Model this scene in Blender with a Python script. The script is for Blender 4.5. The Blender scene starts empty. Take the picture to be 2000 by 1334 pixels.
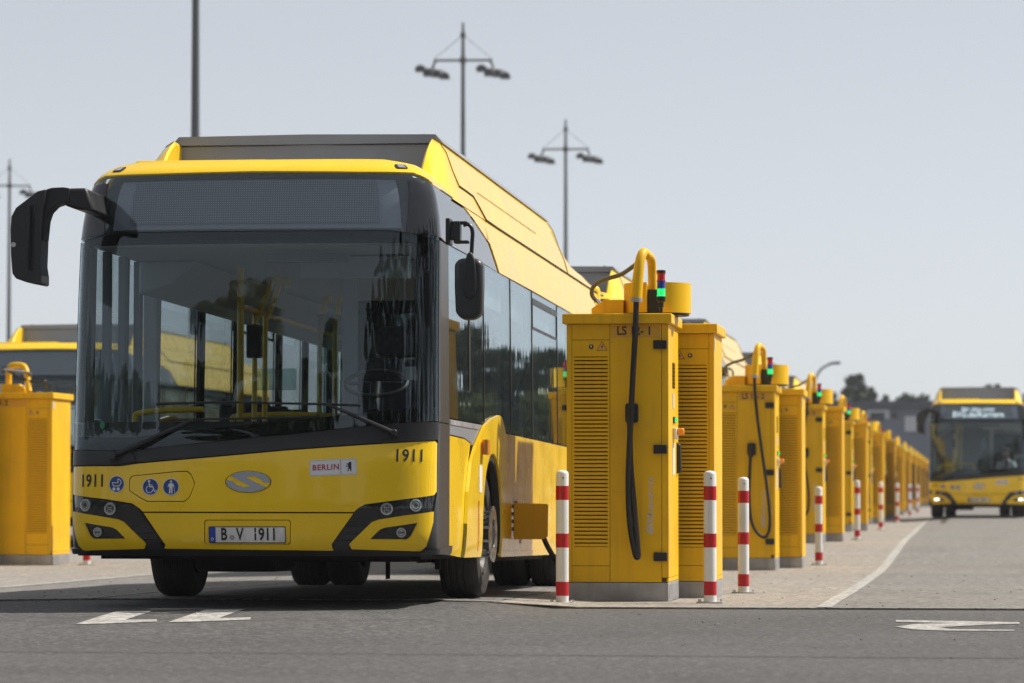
import bpy, bmesh, math, random
import numpy as np
from mathutils import Vector, Matrix

random.seed(7)
SC = bpy.context.scene
COL = SC.collection
PI = math.pi

# ------------------------------------------------------------------ camera
F_PX, CX, CY, HORIZON = 7277.0, 1000.0, 667.0, 955.0     # focal length / centre / horizon in photo pixels (2000 wide)
CAM_H = 0.865
YAW = math.atan(0.122)
PITCH = math.atan((HORIZON - CY) / F_PX)
cam_d = bpy.data.cameras.new('camera')
cam_d.sensor_width = 36.0
cam_d.lens = F_PX / 2000.0 * 36.0
cam_d.clip_start = 0.5
cam_d.clip_end = 6000
cam_d.dof.use_dof = True
cam_d.dof.focus_distance = 26.2
cam_d.dof.aperture_fstop = 3.4
cam = bpy.data.objects.new('camera', cam_d)
cam.location = (0, 0, CAM_H)
cam.rotation_euler = (PI / 2 + PITCH, 0, YAW)
COL.objects.link(cam)
SC.camera = cam

# ------------------------------------------------------------------ world, sun, exposure
SUN_DIR = Vector((0.77, 0.36, 1.0)).normalized()
w = bpy.data.worlds.new('World')
SC.world = w
w.use_nodes = True
wn = w.node_tree.nodes
wl = w.node_tree.links
wn.clear()
wo = wn.new('ShaderNodeOutputWorld')
wb = wn.new('ShaderNodeBackground')
sky = wn.new('ShaderNodeTexSky')
sky.sky_type = 'NISHITA'
sky.sun_disc = False
sky.sun_elevation = math.asin(SUN_DIR.z)
sky.sun_rotation = math.atan2(SUN_DIR.x, SUN_DIR.y)
sky.air_density = 0.6
sky.dust_density = 0.25
sky.ozone_density = 1.0
hs = wn.new('ShaderNodeHueSaturation')
hs.inputs['Saturation'].default_value = 0.36
wl.new(sky.outputs[0], hs.inputs['Color'])
tint = wn.new('ShaderNodeMix'); tint.data_type = 'RGBA'; tint.blend_type = 'MULTIPLY'
tint.inputs[0].default_value = 1.0
tint.inputs[7].default_value = (1.0, 1.0, 1.0, 1)
wl.new(hs.outputs[0], tint.inputs[6])
even = wn.new('ShaderNodeMix'); even.data_type = 'RGBA'        # thin high haze: evens the clear sky out
even.inputs[0].default_value = 0.4
even.inputs[7].default_value = (5.3, 5.5, 5.8, 1)
wl.new(tint.outputs[2], even.inputs[6])
wl.new(even.outputs[2], wb.inputs['Color'])
wb.inputs['Strength'].default_value = 0.077
wl.new(wb.outputs[0], wo.inputs[0])
sun_d = bpy.data.lights.new('sun', 'SUN')
sun_d.energy = 3.8
sun_d.angle = math.radians(0.6)
sun_d.color = (1.0, 0.93, 0.82)
sun = bpy.data.objects.new('sun', sun_d)
sun.rotation_euler = SUN_DIR.to_track_quat('Z', 'Y').to_euler()
sun.location = (20, 20, 60)
COL.objects.link(sun)
vs = SC.view_settings
vs.view_transform = 'Standard'
vs.look = 'None'
vs.gamma = 1.0
vs.exposure = 0.65
vs.use_curve_mapping = False
SC.cycles.max_bounces = 10
SC.cycles.transparent_max_bounces = 24
SC.cycles.glossy_bounces = 5
SC.cycles.transmission_bounces = 6
SC.cycles.sample_clamp_indirect = 6.0

# ------------------------------------------------------------------ pixel <-> world
_cy, _sy = math.cos(YAW), math.sin(YAW)
_cp, _sp = math.cos(PITCH), math.sin(PITCH)
CAM_R = np.array([_cy, _sy, 0.0])
CAM_F = np.array([-_sy * _cp, _cy * _cp, _sp])
CAM_U = np.array([_sy * _sp, -_cy * _sp, _cp])
CAM_P = np.array([0.0, 0.0, CAM_H])

def project(p):
    d = np.asarray(p, float) - CAM_P
    z = d @ CAM_F
    return np.array([CX + F_PX * (d @ CAM_R) / z, CY - F_PX * (d @ CAM_U) / z])

def ray(x, y):
    return CAM_F + CAM_R * ((x - CX) / F_PX) - CAM_U * ((y - CY) / F_PX)

def ss(a, b, t):
    t = min(1.0, max(0.0, (t - a) / (b - a)))
    return t * t * (3 - 2 * t)

_GY = [-400, 20, 28, 31.5, 38, 46, 54, 62, 100, 3000]
_GZ = [0, 0, 0, -.045, -.09, -.135, -.07, 0, 0, 0]

def ground_z(X, Y):
    z = 0.0
    n = 0
    for k in (-2.5, -1.25, 0, 1.25, 2.5):
        z += float(np.interp(Y + k, _GY, _GZ)); n += 1
    z /= n
    lane = ss(-8.5, -6.5, X) * (1 - ss(-3.6, -3.1, X))
    z += 0.05 * lane * ss(20, 25, Y) * (1 - 0.4 * ss(30, 36, Y))
    z -= 0.03 * (1 - ss(-9.5, -7.5, X)) * (1 - ss(30, 50, Y))
    z += 0.10 * ss(-1.4, -0.4, X) * ss(70, 92, Y) * (1 - ss(140, 200, Y))
    return z

SLAB_T = 0.012
YARD_Y0 = 27.0

def top_z(X, Y):
    return ground_z(X, Y) + (SLAB_T if Y > YARD_Y0 else 0.0)

def px_ground(x, y):
    r = ray(x, y)
    zt = 0.0
    for _ in range(25):
        t = (zt - CAM_H) / r[2]
        p = CAM_P + r * t
        zt = ground_z(p[0], p[1])
    return Vector(p)

def px_at(x, y, Y):
    """world point on the vertical plane at distance Y"""
    r = ray(x, y)
    return Vector(CAM_P + r * (Y / r[1]))

# ------------------------------------------------------------------ materials
MATS = {}

def nodes_of(name):
    m = bpy.data.materials.new(name)
    m.use_nodes = True
    nt = m.node_tree
    b = nt.nodes['Principled BSDF']
    MATS[name] = m
    return m, nt, b

def pmat(name, col, rough=.5, metal=0., coat=0., spec=.5, var=0.0, vscale=6.0, bump=0.0, bscale=80.0, emit=None, estr=0.0, rvar=0.0):
    m, nt, b = nodes_of(name)
    b.inputs['Base Color'].default_value = (*col, 1)
    b.inputs['Roughness'].default_value = rough
    b.inputs['Metallic'].default_value = metal
    b.inputs['Coat Weight'].default_value = coat
    b.inputs['Coat Roughness'].default_value = 0.04
    b.inputs['Specular IOR Level'].default_value = spec
    if var > 0 or bump > 0 or rvar > 0:
        tc = nt.nodes.new('ShaderNodeTexCoord')
        nz = nt.nodes.new('ShaderNodeTexNoise')
        nz.inputs['Scale'].default_value = vscale
        nz.inputs['Detail'].default_value = 6
        nt.links.new(tc.outputs['Object'], nz.inputs['Vector'])
    if var > 0:
        mx = nt.nodes.new('ShaderNodeMix')
        mx.data_type = 'RGBA'
        mx.inputs[6].default_value = (*[c * (1 - var) for c in col], 1)
        mx.inputs[7].default_value = (*[min(1, c * (1 + var)) for c in col], 1)
        mr = nt.nodes.new('ShaderNodeMapRange')
        mr.inputs['From Min'].default_value = .3
        mr.inputs['From Max'].default_value = .7
        nt.links.new(nz.outputs[0], mr.inputs[0])
        nt.links.new(mr.outputs[0], mx.inputs[0])
        nt.links.new(mx.outputs[2], b.inputs['Base Color'])
    if rvar > 0:
        mr2 = nt.nodes.new('ShaderNodeMapRange')
        mr2.inputs['From Min'].default_value = .3
        mr2.inputs['From Max'].default_value = .7
        mr2.inputs['To Min'].default_value = max(0.02, rough - rvar)
        mr2.inputs['To Max'].default_value = rough + rvar
        nt.links.new(nz.outputs[0], mr2.inputs[0])
        nt.links.new(mr2.outputs[0], b.inputs['Roughness'])
    if bump > 0:
        n2 = nt.nodes.new('ShaderNodeTexNoise')
        n2.inputs['Scale'].default_value = bscale
        n2.inputs['Detail'].default_value = 4
        nt.links.new(tc.outputs['Object'], n2.inputs['Vector'])
        bp = nt.nodes.new('ShaderNodeBump')
        bp.inputs['Strength'].default_value = bump
        bp.inputs['Distance'].default_value = 0.01
        nt.links.new(n2.outputs[0], bp.inputs['Height'])
        nt.links.new(bp.outputs[0], b.inputs['Normal'])
    if emit:
        b.inputs['Emission Color'].default_value = (*emit, 1)
        b.inputs['Emission Strength'].default_value = estr
    return m

def glass_mat(name, tint, ior=1.5, rough=0.0, wob=0.0, dust=0.0):
    m = bpy.data.materials.new(name)
    m.use_nodes = True
    nt = m.node_tree
    nt.nodes.clear()
    o = nt.nodes.new('ShaderNodeOutputMaterial')
    tr = nt.nodes.new('ShaderNodeBsdfTransparent')
    tr.inputs[0].default_value = (*tint, 1)
    gl = nt.nodes.new('ShaderNodeBsdfGlossy')
    gl.inputs['Roughness'].default_value = rough
    gl.inputs[0].default_value = (.86, .95, 1, 1)
    lw = nt.nodes.new('ShaderNodeLayerWeight')
    pw = nt.nodes.new('ShaderNodeMath'); pw.operation = 'POWER'; pw.inputs[1].default_value = 5.0
    fr = nt.nodes.new('ShaderNodeMath'); fr.operation = 'MULTIPLY_ADD'
    r0 = ((ior - 1) / (ior + 1)) ** 2
    fr.inputs[1].default_value = 1 - r0; fr.inputs[2].default_value = r0
    nt.links.new(lw.outputs['Facing'], pw.inputs[0]); nt.links.new(pw.outputs[0], fr.inputs[0])
    mx = nt.nodes.new('ShaderNodeMixShader')
    nt.links.new(fr.outputs[0], mx.inputs[0])
    nt.links.new(tr.outputs[0], mx.inputs[1])
    nt.links.new(gl.outputs[0], mx.inputs[2])
    last = mx
    if wob > 0:
        tc = nt.nodes.new('ShaderNodeTexCoord')
        mp = nt.nodes.new('ShaderNodeMapping')
        mp.inputs['Scale'].default_value = (3, 3, .9)
        nz = nt.nodes.new('ShaderNodeTexNoise')
        nz.inputs['Scale'].default_value = 1.6
        nz.inputs['Detail'].default_value = 1
        bp = nt.nodes.new('ShaderNodeBump')
        bp.inputs['Strength'].default_value = 1.0
        bp.inputs['Distance'].default_value = wob
        nt.links.new(tc.outputs['Object'], mp.inputs[0])
        nt.links.new(mp.outputs[0], nz.inputs['Vector'])
        nt.links.new(nz.outputs[0], bp.inputs['Height'])
        nt.links.new(bp.outputs[0], gl.inputs['Normal'])
    if dust > 0:
        df = nt.nodes.new('ShaderNodeBsdfDiffuse')
        df.inputs[0].default_value = (.5, .48, .44, 1)
        m2 = nt.nodes.new('ShaderNodeMixShader')
        m2.inputs[0].default_value = dust
        nt.links.new(last.outputs[0], m2.inputs[1])
        nt.links.new(df.outputs[0], m2.inputs[2])
        last = m2
    nt.links.new(last.outputs[0], o.inputs[0])
    MATS[name] = m
    return m

pmat('bus_yellow', (.97, .62, .003), .28, coat=.5, var=.05, vscale=2.5, rvar=.06, spec=.4)
pmat('cabinet_yellow', (.85, .495, .002), .42, spec=.3, coat=.0, var=.05, vscale=3.0, rvar=.06, bump=.03, bscale=300)
pmat('cabinet_gap_shade', (.10, .06, .01), .8)  # shade of panel gaps and louvre slots put into the core's colour
pmat('gloss_black', (.012, .013, .016), .12, coat=.5)
pmat('satin_black', (.014, .0145, .017), .42, rvar=.08)
pmat('pillar_grey', (.026, .027, .031), .36, coat=.1)
pmat('rubber', (.018, .018, .018), .75, bump=.2, bscale=60)
pmat('tyre', (.021, .020, .019), .82, var=.35, vscale=5, bump=.3, bscale=40)
pmat('under_black', (.012, .012, .012), .9)
pmat('grey_paint', (.235, .25, .285), .38, coat=.15, var=.04)
pmat('light_grey', (.52, .53, .54), .5)
pmat('white_paint', (.78, .78, .77), .45, var=.03)
pmat('white_plastic', (.72, .73, .74), .45)
pmat('red_band', (.50, .008, .015), .38, var=.08, vscale=20)
pmat('galvanised', (.46, .46, .47), .42, metal=.65, var=.16, vscale=7, rvar=.1)
pmat('steel', (.62, .61, .60), .28, metal=1.0, rvar=.08)
pmat('chrome', (.85, .86, .88), .08, metal=1.0)
pmat('plinth', (.36, .36, .37), .5, metal=.35, var=.2, vscale=5, rvar=.1)
pmat('hose_grey', (.13, .125, .12), .5)
pmat('cable_black', (.014, .015, .018), .38)
pmat('ink_black', (.012, .012, .014), .5)
pmat('ink_red', (.42, .02, .04), .5)
pmat('sign_blue', (.015, .05, .22), .4)
pmat('eu_blue', (.01, .06, .42), .4)
pmat('sticker_grey', (.56, .57, .58), .5)
pmat('badge_silver', (.42, .44, .50), .25, metal=.6)
pmat('warn_orange', (.80, .40, .10), .5)
pmat('eco_green', (.02, .18, .10), .5)
pmat('amber', (.85, .30, .01), .25, coat=.5)
pmat('lens_clear', (.62, .64, .66), .12, metal=.7, coat=.6)
pmat('lens_inner', (.09, .095, .10), .1, metal=.4, coat=.8)
pmat('interior_grey', (.20, .22, .25), .65, var=.05)
pmat('interior_light', (.42, .45, .47), .6)
pmat('interior_dark', (.030, .033, .037), .8, spec=.1)
pmat('frit_black', (.006, .006, .007), .9, spec=.05)
pmat('rail_yellow', (.90, .62, .02), .35, coat=.2)
pmat('seat_fabric', (.022, .026, .036), .9, var=.4, vscale=30)
pmat('lamp_red', (.55, .01, .02), .15, coat=.5)
pmat('lamp_blue', (.01, .06, .45), .15, coat=.5)
pmat('lamp_green', (.01, .50, .12), .15, coat=.5, emit=(.02, 1, .25), estr=.5)
pmat('headlight_on', (.9, .9, .9), .3, emit=(1, .97, .80), estr=2.2)
pmat('led_text', (.8, .85, .85), .5, emit=(.75, .9, .92), estr=.55)
pmat('mast_metal', (.09, .095, .105), .5, metal=.3)
pmat('trunk', (.07, .05, .035), .9, bump=.6, bscale=12)
pmat('skin', (.45, .27, .19), .55)
pmat('shirt', (.62, .66, .74), .8)
pmat('hair', (.03, .02, .015), .7)
pmat('wall_grey', (.20, .22, .26), .8, var=.08)
pmat('wall_white', (.62, .63, .64), .8)
pmat('window_dark', (.03, .035, .045), .15)
pmat('roof_dark', (.10, .11, .13), .8)
pmat('stone', (.14, .13, .12), .9, var=.5, vscale=40)
pmat('litter', (.75, .78, .82), .5)
glass_mat('windscreen_glass', (.86, .90, .91), 1.48, wob=0.0004)
glass_mat('side_glass', (.80, .84, .85), 1.55, wob=0.0003)
glass_mat('sign_glass', (.90, .93, .96), 1.65, wob=0.0004, dust=.01)
glass_mat('cab_glass', (.70, .78, .78), 1.45, dust=.03)

# LED board: fine grid of diodes
def led_board():
    m, nt, b = nodes_of('led_board')
    tc = nt.nodes.new('ShaderNodeTexCoord')
    sp = nt.nodes.new('ShaderNodeSeparateXYZ')
    nt.links.new(tc.outputs['Object'], sp.inputs[0])
    outs = []
    for ax in ('X', 'Z'):
        mu = nt.nodes.new('ShaderNodeMath'); mu.operation = 'MULTIPLY'; mu.inputs[1].default_value = 62.0
        fr = nt.nodes.new('ShaderNodeMath'); fr.operation = 'FRACT'
        sb = nt.nodes.new('ShaderNodeMath'); sb.operation = 'SUBTRACT'; sb.inputs[1].default_value = .5
        ab = nt.nodes.new('ShaderNodeMath'); ab.operation = 'ABSOLUTE'
        lt = nt.nodes.new('ShaderNodeMath'); lt.operation = 'LESS_THAN'; lt.inputs[1].default_value = .24
        nt.links.new(sp.outputs[ax], mu.inputs[0]); nt.links.new(mu.outputs[0], fr.inputs[0])
        nt.links.new(fr.outputs[0], sb.inputs[0]); nt.links.new(sb.outputs[0], ab.inputs[0]); nt.links.new(ab.outputs[0], lt.inputs[0])
        outs.append(lt)
    an = nt.nodes.new('ShaderNodeMath'); an.operation = 'MULTIPLY'
    nt.links.new(outs[0].outputs[0], an.inputs[0]); nt.links.new(outs[1].outputs[0], an.inputs[1])
    mx = nt.nodes.new('ShaderNodeMix'); mx.data_type = 'RGBA'
    mx.inputs[6].default_value = (.12, .13, .135, 1); mx.inputs[7].default_value = (.30, .32, .31, 1)
    nt.links.new(an.outputs[0], mx.inputs[0]); nt.links.new(mx.outputs[2], b.inputs['Base Color'])
    b.inputs['Roughness'].default_value = .7
led_board()

def ground_mat(name, c1, c2, speck, speck_amt, fine, bump, streak=None, vor=0.0):
    m, nt, b = nodes_of(name)
    tc = nt.nodes.new('ShaderNodeTexCoord')
    def noise(scale, detail=5, vec=None, rough=.6):
        n = nt.nodes.new('ShaderNodeTexNoise')
        n.inputs['Scale'].default_value = scale
        n.inputs['Detail'].default_value = detail
        n.inputs['Roughness'].default_value = rough
        nt.links.new(vec or tc.outputs['Object'], n.inputs['Vector'])
        return n
    def mr(src, a, b2, c=0., d=1.):
        r = nt.nodes.new('ShaderNodeMapRange')
        r.inputs[1].default_value = a; r.inputs[2].default_value = b2
        r.inputs[3].default_value = c; r.inputs[4].default_value = d
        nt.links.new(src, r.inputs[0]); return r.outputs[0]
    def mix(f, a, b2):
        x = nt.nodes.new('ShaderNodeMix'); x.data_type = 'RGBA'
        nt.links.new(f, x.inputs[0])
        for s, i in ((a, 6), (b2, 7)):
            if isinstance(s, tuple): x.inputs[i].default_value = (*s, 1)
            else: nt.links.new(s, x.inputs[i])
        return x.outputs[2]
    big = noise(.35, 6)
    c = mix(mr(big.outputs[0], .35, .65), c1, c2)
    md = noise(3.5, 6)
    dark = tuple(x * .72 for x in c1)
    c = mix(mr(md.outputs[0], .5, .8, 0, .55), c, dark)
    if streak:
        mp = nt.nodes.new('ShaderNodeMapping')
        mp.inputs['Scale'].default_value = streak
        nt.links.new(tc.outputs['Object'], mp.inputs[0])
        st = noise(1.0, 5, mp.outputs[0])
        c = mix(mr(st.outputs[0], .52, .72, 0, .5), c, tuple(x * .62 for x in c1))
    fn = noise(fine, 3)
    c = mix(mr(fn.outputs[0], .38, .68, 0, 1.), c, tuple(x * .42 for x in c1))
    gr = noise(fine * .3, 2, None, .8)
    c = mix(mr(gr.outputs[0], .50, .64, 0, .55), c, tuple(min(1, x * 1.55) for x in c2))
    pt = noise(1.1, 8, None, .75)
    c = mix(mr(pt.outputs[0], .54, .66, 0, .35), c, tuple(x * .6 for x in c1))
    sp = noise(fine * .45, 2)
    c = mix(mr(sp.outputs[0], .66, .70, 0, speck_amt), c, speck)
    nt.links.new(c, b.inputs['Base Color'])
    b.inputs['Roughness'].default_value = .85
    b.inputs['Specular IOR Level'].default_value = .3
    bp = nt.nodes.new('ShaderNodeBump')
    bp.inputs['Strength'].default_value = bump
    bp.inputs['Distance'].default_value = .012
    nt.links.new(fn.outputs[0], bp.inputs['Height'])
    nt.links.new(bp.outputs[0], b.inputs['Normal'])
    return m

ground_mat('asphalt', (.092, .090, .091), (.125, .122, .123), (.26, .25, .24), .5, 55, .55, (.05, .9, 1))
ground_mat('concrete_light', (.305, .278, .25), (.352, .322, .29), (.10, .09, .08), .7, 34, .25, (.25, 1.2, 1))
ground_mat('concrete_lane', (.205, .195, .187), (.25, .24, .227), (.08, .075, .07), .7, 34, .25, (.9, .12, 1))
ground_mat('joint_fill', (.055, .05, .045), (.08, .07, .06), (.02, .02, .02), .3, 40, .2)
ground_mat('road_paint', (.44, .43, .41), (.52, .51, .49), (.22, .21, .2), .9, 45, .25)

def wear(name, under, amt):
    m = MATS[name]; nt = m.node_tree; b = nt.nodes['Principled BSDF']
    src = b.inputs['Base Color'].links[0].from_socket
    tc = nt.nodes.new('ShaderNodeTexCoord')
    acc = None
    for sc, lo, hi in ((2.2, .50, .72), (16, .50, .66)):
        n = nt.nodes.new('ShaderNodeTexNoise'); n.inputs['Scale'].default_value = sc; n.inputs['Detail'].default_value = 8; n.inputs['Roughness'].default_value = .7
        nt.links.new(tc.outputs['Object'], n.inputs['Vector'])
        r = nt.nodes.new('ShaderNodeMapRange'); r.inputs[1].default_value = lo; r.inputs[2].default_value = hi; r.inputs[4].default_value = amt
        nt.links.new(n.outputs[0], r.inputs[0])
        x = nt.nodes.new('ShaderNodeMix'); x.data_type = 'RGBA'; x.inputs[7].default_value = (*under, 1)
        nt.links.new(r.outputs[0], x.inputs[0]); nt.links.new(acc or src, x.inputs[6]); acc = x.outputs[2]
    nt.links.new(acc, b.inputs['Base Color'])
wear('road_paint', (.15, .145, .14), .75)

def streaks(name, dirt, amt):
    """rain-run dirt and dust streaks on painted metal"""
    m = MATS[name]; nt = m.node_tree; b = nt.nodes['Principled BSDF']
    src = b.inputs['Base Color'].links[0].from_socket
    tc = nt.nodes.new('ShaderNodeTexCoord'); oi = nt.nodes.new('ShaderNodeObjectInfo')
    ad = nt.nodes.new('ShaderNodeVectorMath'); ad.operation = 'ADD'
    sc = nt.nodes.new('ShaderNodeVectorMath'); sc.operation = 'SCALE'; sc.inputs['Scale'].default_value = .37
    nt.links.new(oi.outputs['Location'], sc.inputs[0])
    nt.links.new(tc.outputs['Object'], ad.inputs[0]); nt.links.new(sc.outputs[0], ad.inputs[1])
    mp = nt.nodes.new('ShaderNodeMapping'); mp.inputs['Scale'].default_value = (22, 22, .9)
    nt.links.new(ad.outputs[0], mp.inputs[0])
    acc = src
    for vec, s_, lo, hi in ((mp.outputs[0], 1.0, .52, .78), (ad.outputs[0], 2.3, .52, .80)):
        n = nt.nodes.new('ShaderNodeTexNoise'); n.inputs['Scale'].default_value = s_; n.inputs['Detail'].default_value = 6
        nt.links.new(vec, n.inputs['Vector'])
        r = nt.nodes.new('ShaderNodeMapRange'); r.inputs[1].default_value = lo; r.inputs[2].default_value = hi; r.inputs[4].default_value = amt
        nt.links.new(n.outputs[0], r.inputs[0])
        x = nt.nodes.new('ShaderNodeMix'); x.data_type = 'RGBA'; x.inputs[7].default_value = (*dirt, 1)
        nt.links.new(r.outputs[0], x.inputs[0]); nt.links.new(acc, x.inputs[6]); acc = x.outputs[2]
    nt.links.new(acc, b.inputs['Base Color'])
streaks('cabinet_yellow', (.42, .24, .04), .34)
streaks('bus_yellow', (.60, .42, .10), .07)
streaks('white_paint', (.40, .38, .34), .45)
streaks('plinth', (.20, .18, .15), .6)

def leaf_mat(name, col):
    m, nt, b = nodes_of(name)
    oi = nt.nodes.new('ShaderNodeTexCoord')
    nz = nt.nodes.new('ShaderNodeTexNoise'); nz.inputs['Scale'].default_value = 1.3
    nt.links.new(oi.outputs['Object'], nz.inputs['Vector'])
    mx = nt.nodes.new('ShaderNodeMix'); mx.data_type = 'RGBA'
    mx.inputs[6].default_value = (*[c * .6 for c in col], 1); mx.inputs[7].default_value = (*[c * 1.45 for c in col], 1)
    nt.links.new(nz.outputs[0], mx.inputs[0]); nt.links.new(mx.outputs[2], b.inputs['Base Color'])
    b.inputs['Roughness'].default_value = .6
leaf_mat('leaf_dark', (.045, .065, .030))
leaf_mat('leaf_mid', (.070, .095, .035))
leaf_mat('leaf_pale', (.13, .15, .045))

# ------------------------------------------------------------------ mesh helpers
def finish(o, sharp=32.0, bevel=0.0, seg=2):
    me = o.data
    me.polygons.foreach_set('use_smooth', [True] * len(me.polygons))
    me.set_sharp_from_angle(angle=math.radians(sharp))
    if bevel > 0:
        md = o.modifiers.new('bevel', 'BEVEL')
        md.width = bevel; md.segments = seg; md.limit_method = 'ANGLE'; md.angle_limit = math.radians(35)
        md.harden_normals = False

def link_mesh(name, verts, faces, mat, parent=None, sharp=32.0, bevel=0.0, seg=2, loc=None):
    me = bpy.data.meshes.new(name)
    me.from_pydata([tuple(v) for v in verts], [], faces)
    me.validate(); me.update()
    o = bpy.data.objects.new(name, me)
    if mat: me.materials.append(MATS[mat])
    COL.objects.link(o)
    if parent: o.parent = parent
    if loc is not None: o.location = loc
    finish(o, sharp, bevel, seg)
    return o

class MB:
    def __init__(s): s.v = []; s.f = []
    def add(s, vs_, fs_):
        n = len(s.v); s.v += [tuple(p) for p in vs_]; s.f += [tuple(i + n for i in f) for f in fs_]; return s
    def box(s, x0, x1, y0, y1, z0, z1):
        return s.add([(x0, y0, z0), (x1, y0, z0), (x1, y1, z0), (x0, y1, z0), (x0, y0, z1), (x1, y0, z1), (x1, y1, z1), (x0, y1, z1)],
                     [(0, 3, 2, 1), (4, 5, 6, 7), (0, 1, 5, 4), (1, 2, 6, 5), (2, 3, 7, 6), (3, 0, 4, 7)])
    def tube(s, pts, r, n=10, caps=True):
        pts = [Vector(p) for p in pts]
        rr = r if isinstance(r, (list, tuple)) else [r] * len(pts)
        rings = []
        up = None
        for i, p in enumerate(pts):
            t = (pts[min(i + 1, len(pts) - 1)] - pts[max(i - 1, 0)]).normalized()
            if up is None:
                up = Vector((0, 0, 1)) if abs(t.z) < .9 else Vector((0, 1, 0))
            a = t.cross(up).normalized(); b = a.cross(t).normalized(); up = b
            rings.append([p + (a * math.cos(2 * PI * k / n) + b * math.sin(2 * PI * k / n)) * rr[i] for k in range(n)])
        vs_ = [q for rg in rings for q in rg]
        fs_ = []
        for i in range(len(rings) - 1):
            for k in range(n):
                k2 = (k + 1) % n
                fs_.append((i * n + k, i * n + k2, (i + 1) * n + k2, (i + 1) * n + k))
        if caps:
            fs_.append(tuple(reversed(range(n)))); fs_.append(tuple((len(rings) - 1) * n + k for k in range(n)))
        # flip outward
        return s.add(vs_, [tuple(reversed(f)) for f in fs_])
    def cyl(s, p0, p1, r0, r1=None, n=16):
        return s.tube([p0, p1], [r0, r0 if r1 is None else r1], n)
    def lathe(s, prof, n=32, axis='Z', c=(0, 0, 0), caps=False):
        c = Vector(c)
        vs_ = []
        for (r, h) in prof:
            for k in range(n):
                a = 2 * PI * k / n
                u, v = r * math.cos(a), r * math.sin(a)
                p = {'Z': (u, v, h), 'Y': (u, h, v), 'X': (h, u, v)}[axis]
                vs_.append(c + Vector(p))
        fs_ = []
        for i in range(len(prof) - 1):
            for k in range(n):
                k2 = (k + 1) % n
                fs_.append((i * n + k, i * n + k2, (i + 1) * n + k2, (i + 1) * n + k))
        if caps:
            fs_.append(tuple(reversed(range(n)))); fs_.append(tuple((len(prof) - 1) * n + k for k in range(n)))
        if axis == 'Y': fs_ = [tuple(reversed(f)) for f in fs_]
        return s.add(vs_, fs_)
    def prism(s, poly, y0, y1, axis='Y'):
        n = len(poly)
        def P(a, b, h): return {'Y': (a, h, b), 'X': (h, a, b), 'Z': (a, b, h)}[axis]
        vs_ = [P(a, b, y0) for a, b in poly] + [P(a, b, y1) for a, b in poly]
        fs_ = [tuple(range(n)), tuple(reversed(range(n, 2 * n)))]
        for k in range(n):
            k2 = (k + 1) % n
            fs_.append((k2, k, n + k, n + k2))
        return s.add(vs_, fs_)
    def build(s, name, mat, parent=None, sharp=32.0, bevel=0.0, seg=2, loc=None, fixn=True):
        o = link_mesh(name, s.v, s.f, mat, parent, sharp, bevel, seg, loc)
        if fixn:
            bm = bmesh.new(); bm.from_mesh(o.data)
            bmesh.ops.recalc_face_normals(bm, faces=bm.faces)
            bm.to_mesh(o.data); bm.free()
            o.data.polygons.foreach_set('use_smooth', [True] * len(o.data.polygons))
            o.data.set_sharp_from_angle(angle=math.radians(sharp))
        return o

def smooth_path(pts, n=6):
    pts = [Vector(p) for p in pts]
    out = []
    for i in range(len(pts) - 1):
        p0 = pts[max(i - 1, 0)]; p1 = pts[i]; p2 = pts[i + 1]; p3 = pts[min(i + 2, len(pts) - 1)]
        for k in range(n):
            t = k / n
            out.append(.5 * ((2 * p1) + (p2 - p0) * t + (2 * p0 - 5 * p1 + 4 * p2 - p3) * t * t + (3 * p1 - p0 - 3 * p2 + p3) * t ** 3))
    out.append(pts[-1])
    return out

def rounded(x0, x1, z0, z1, r, n=5):
    pts = []
    for cx, cz, a0 in ((x1 - r, z1 - r, 0), (x0 + r, z1 - r, 90), (x0 + r, z0 + r, 180), (x1 - r, z0 + r, 270)):
        for k in range(n + 1):
            a = math.radians(a0 + 90 * k / n)
            pts.append((cx + r * math.cos(a), cz + r * math.sin(a)))
    return pts

def circle2(cx, cz, r, n=24, sx=1.0):
    return [(cx + r * sx * math.cos(2 * PI * k / n), cz + r * math.sin(2 * PI * k / n)) for k in range(n)]

def fill2d(loops, du=None, dz=None):
    """triangulated fill of outer loop + holes, cut by a grid; returns verts2d, faces, boundary loops edges"""
    bm = bmesh.new()
    for lp in loops:
        vv = [bm.verts.new((a, b, 0)) for a, b in lp]
        for i in range(len(vv)):
            bm.edges.new((vv[i], vv[(i + 1) % len(vv)]))
    if len(loops) == 1:
        bm.faces.new(bm.verts[:])
        bmesh.ops.triangulate(bm, faces=bm.faces[:])
    else:
        bmesh.ops.triangle_fill(bm, use_beauty=True, use_dissolve=False, edges=bm.edges[:])
    xs = [v.co.x for v in bm.verts]; ys = [v.co.y for v in bm.verts]
    for step, lo, hi, ax in ((du, min(xs), max(xs), 0), (dz, min(ys), max(ys), 1)):
        if not step: continue
        k = math.floor(lo / step) + 1
        while k * step < hi:
            co = Vector((0, 0, 0)); no = Vector((0, 0, 0)); co[ax] = k * step; no[ax] = 1
            bmesh.ops.bisect_plane(bm, geom=bm.verts[:] + bm.edges[:] + bm.faces[:], dist=1e-5, plane_co=co, plane_no=no)
            k += 1
    bmesh.ops.remove_doubles(bm, verts=bm.verts[:], dist=1e-5)
    for f in bm.faces:
        f.normal_update()
        if f.normal.z < 0: f.normal_flip()
    bm.verts.index_update()
    V = [(v.co.x, v.co.y) for v in bm.verts]
    Fc = [tuple(v.index for v in f.verts) for f in bm.faces]
    be = []
    for e in bm.edges:
        if len(e.link_faces) == 1:
            f = e.link_faces[0]
            vs_ = [v.index for v in f.verts]
            i, j = e.verts[0].index, e.verts[1].index
            if vs_[(vs_.index(i) + 1) % len(vs_)] != j: i, j = j, i
            be.append((i, j))
    bm.free()
    return V, Fc, be

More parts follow.
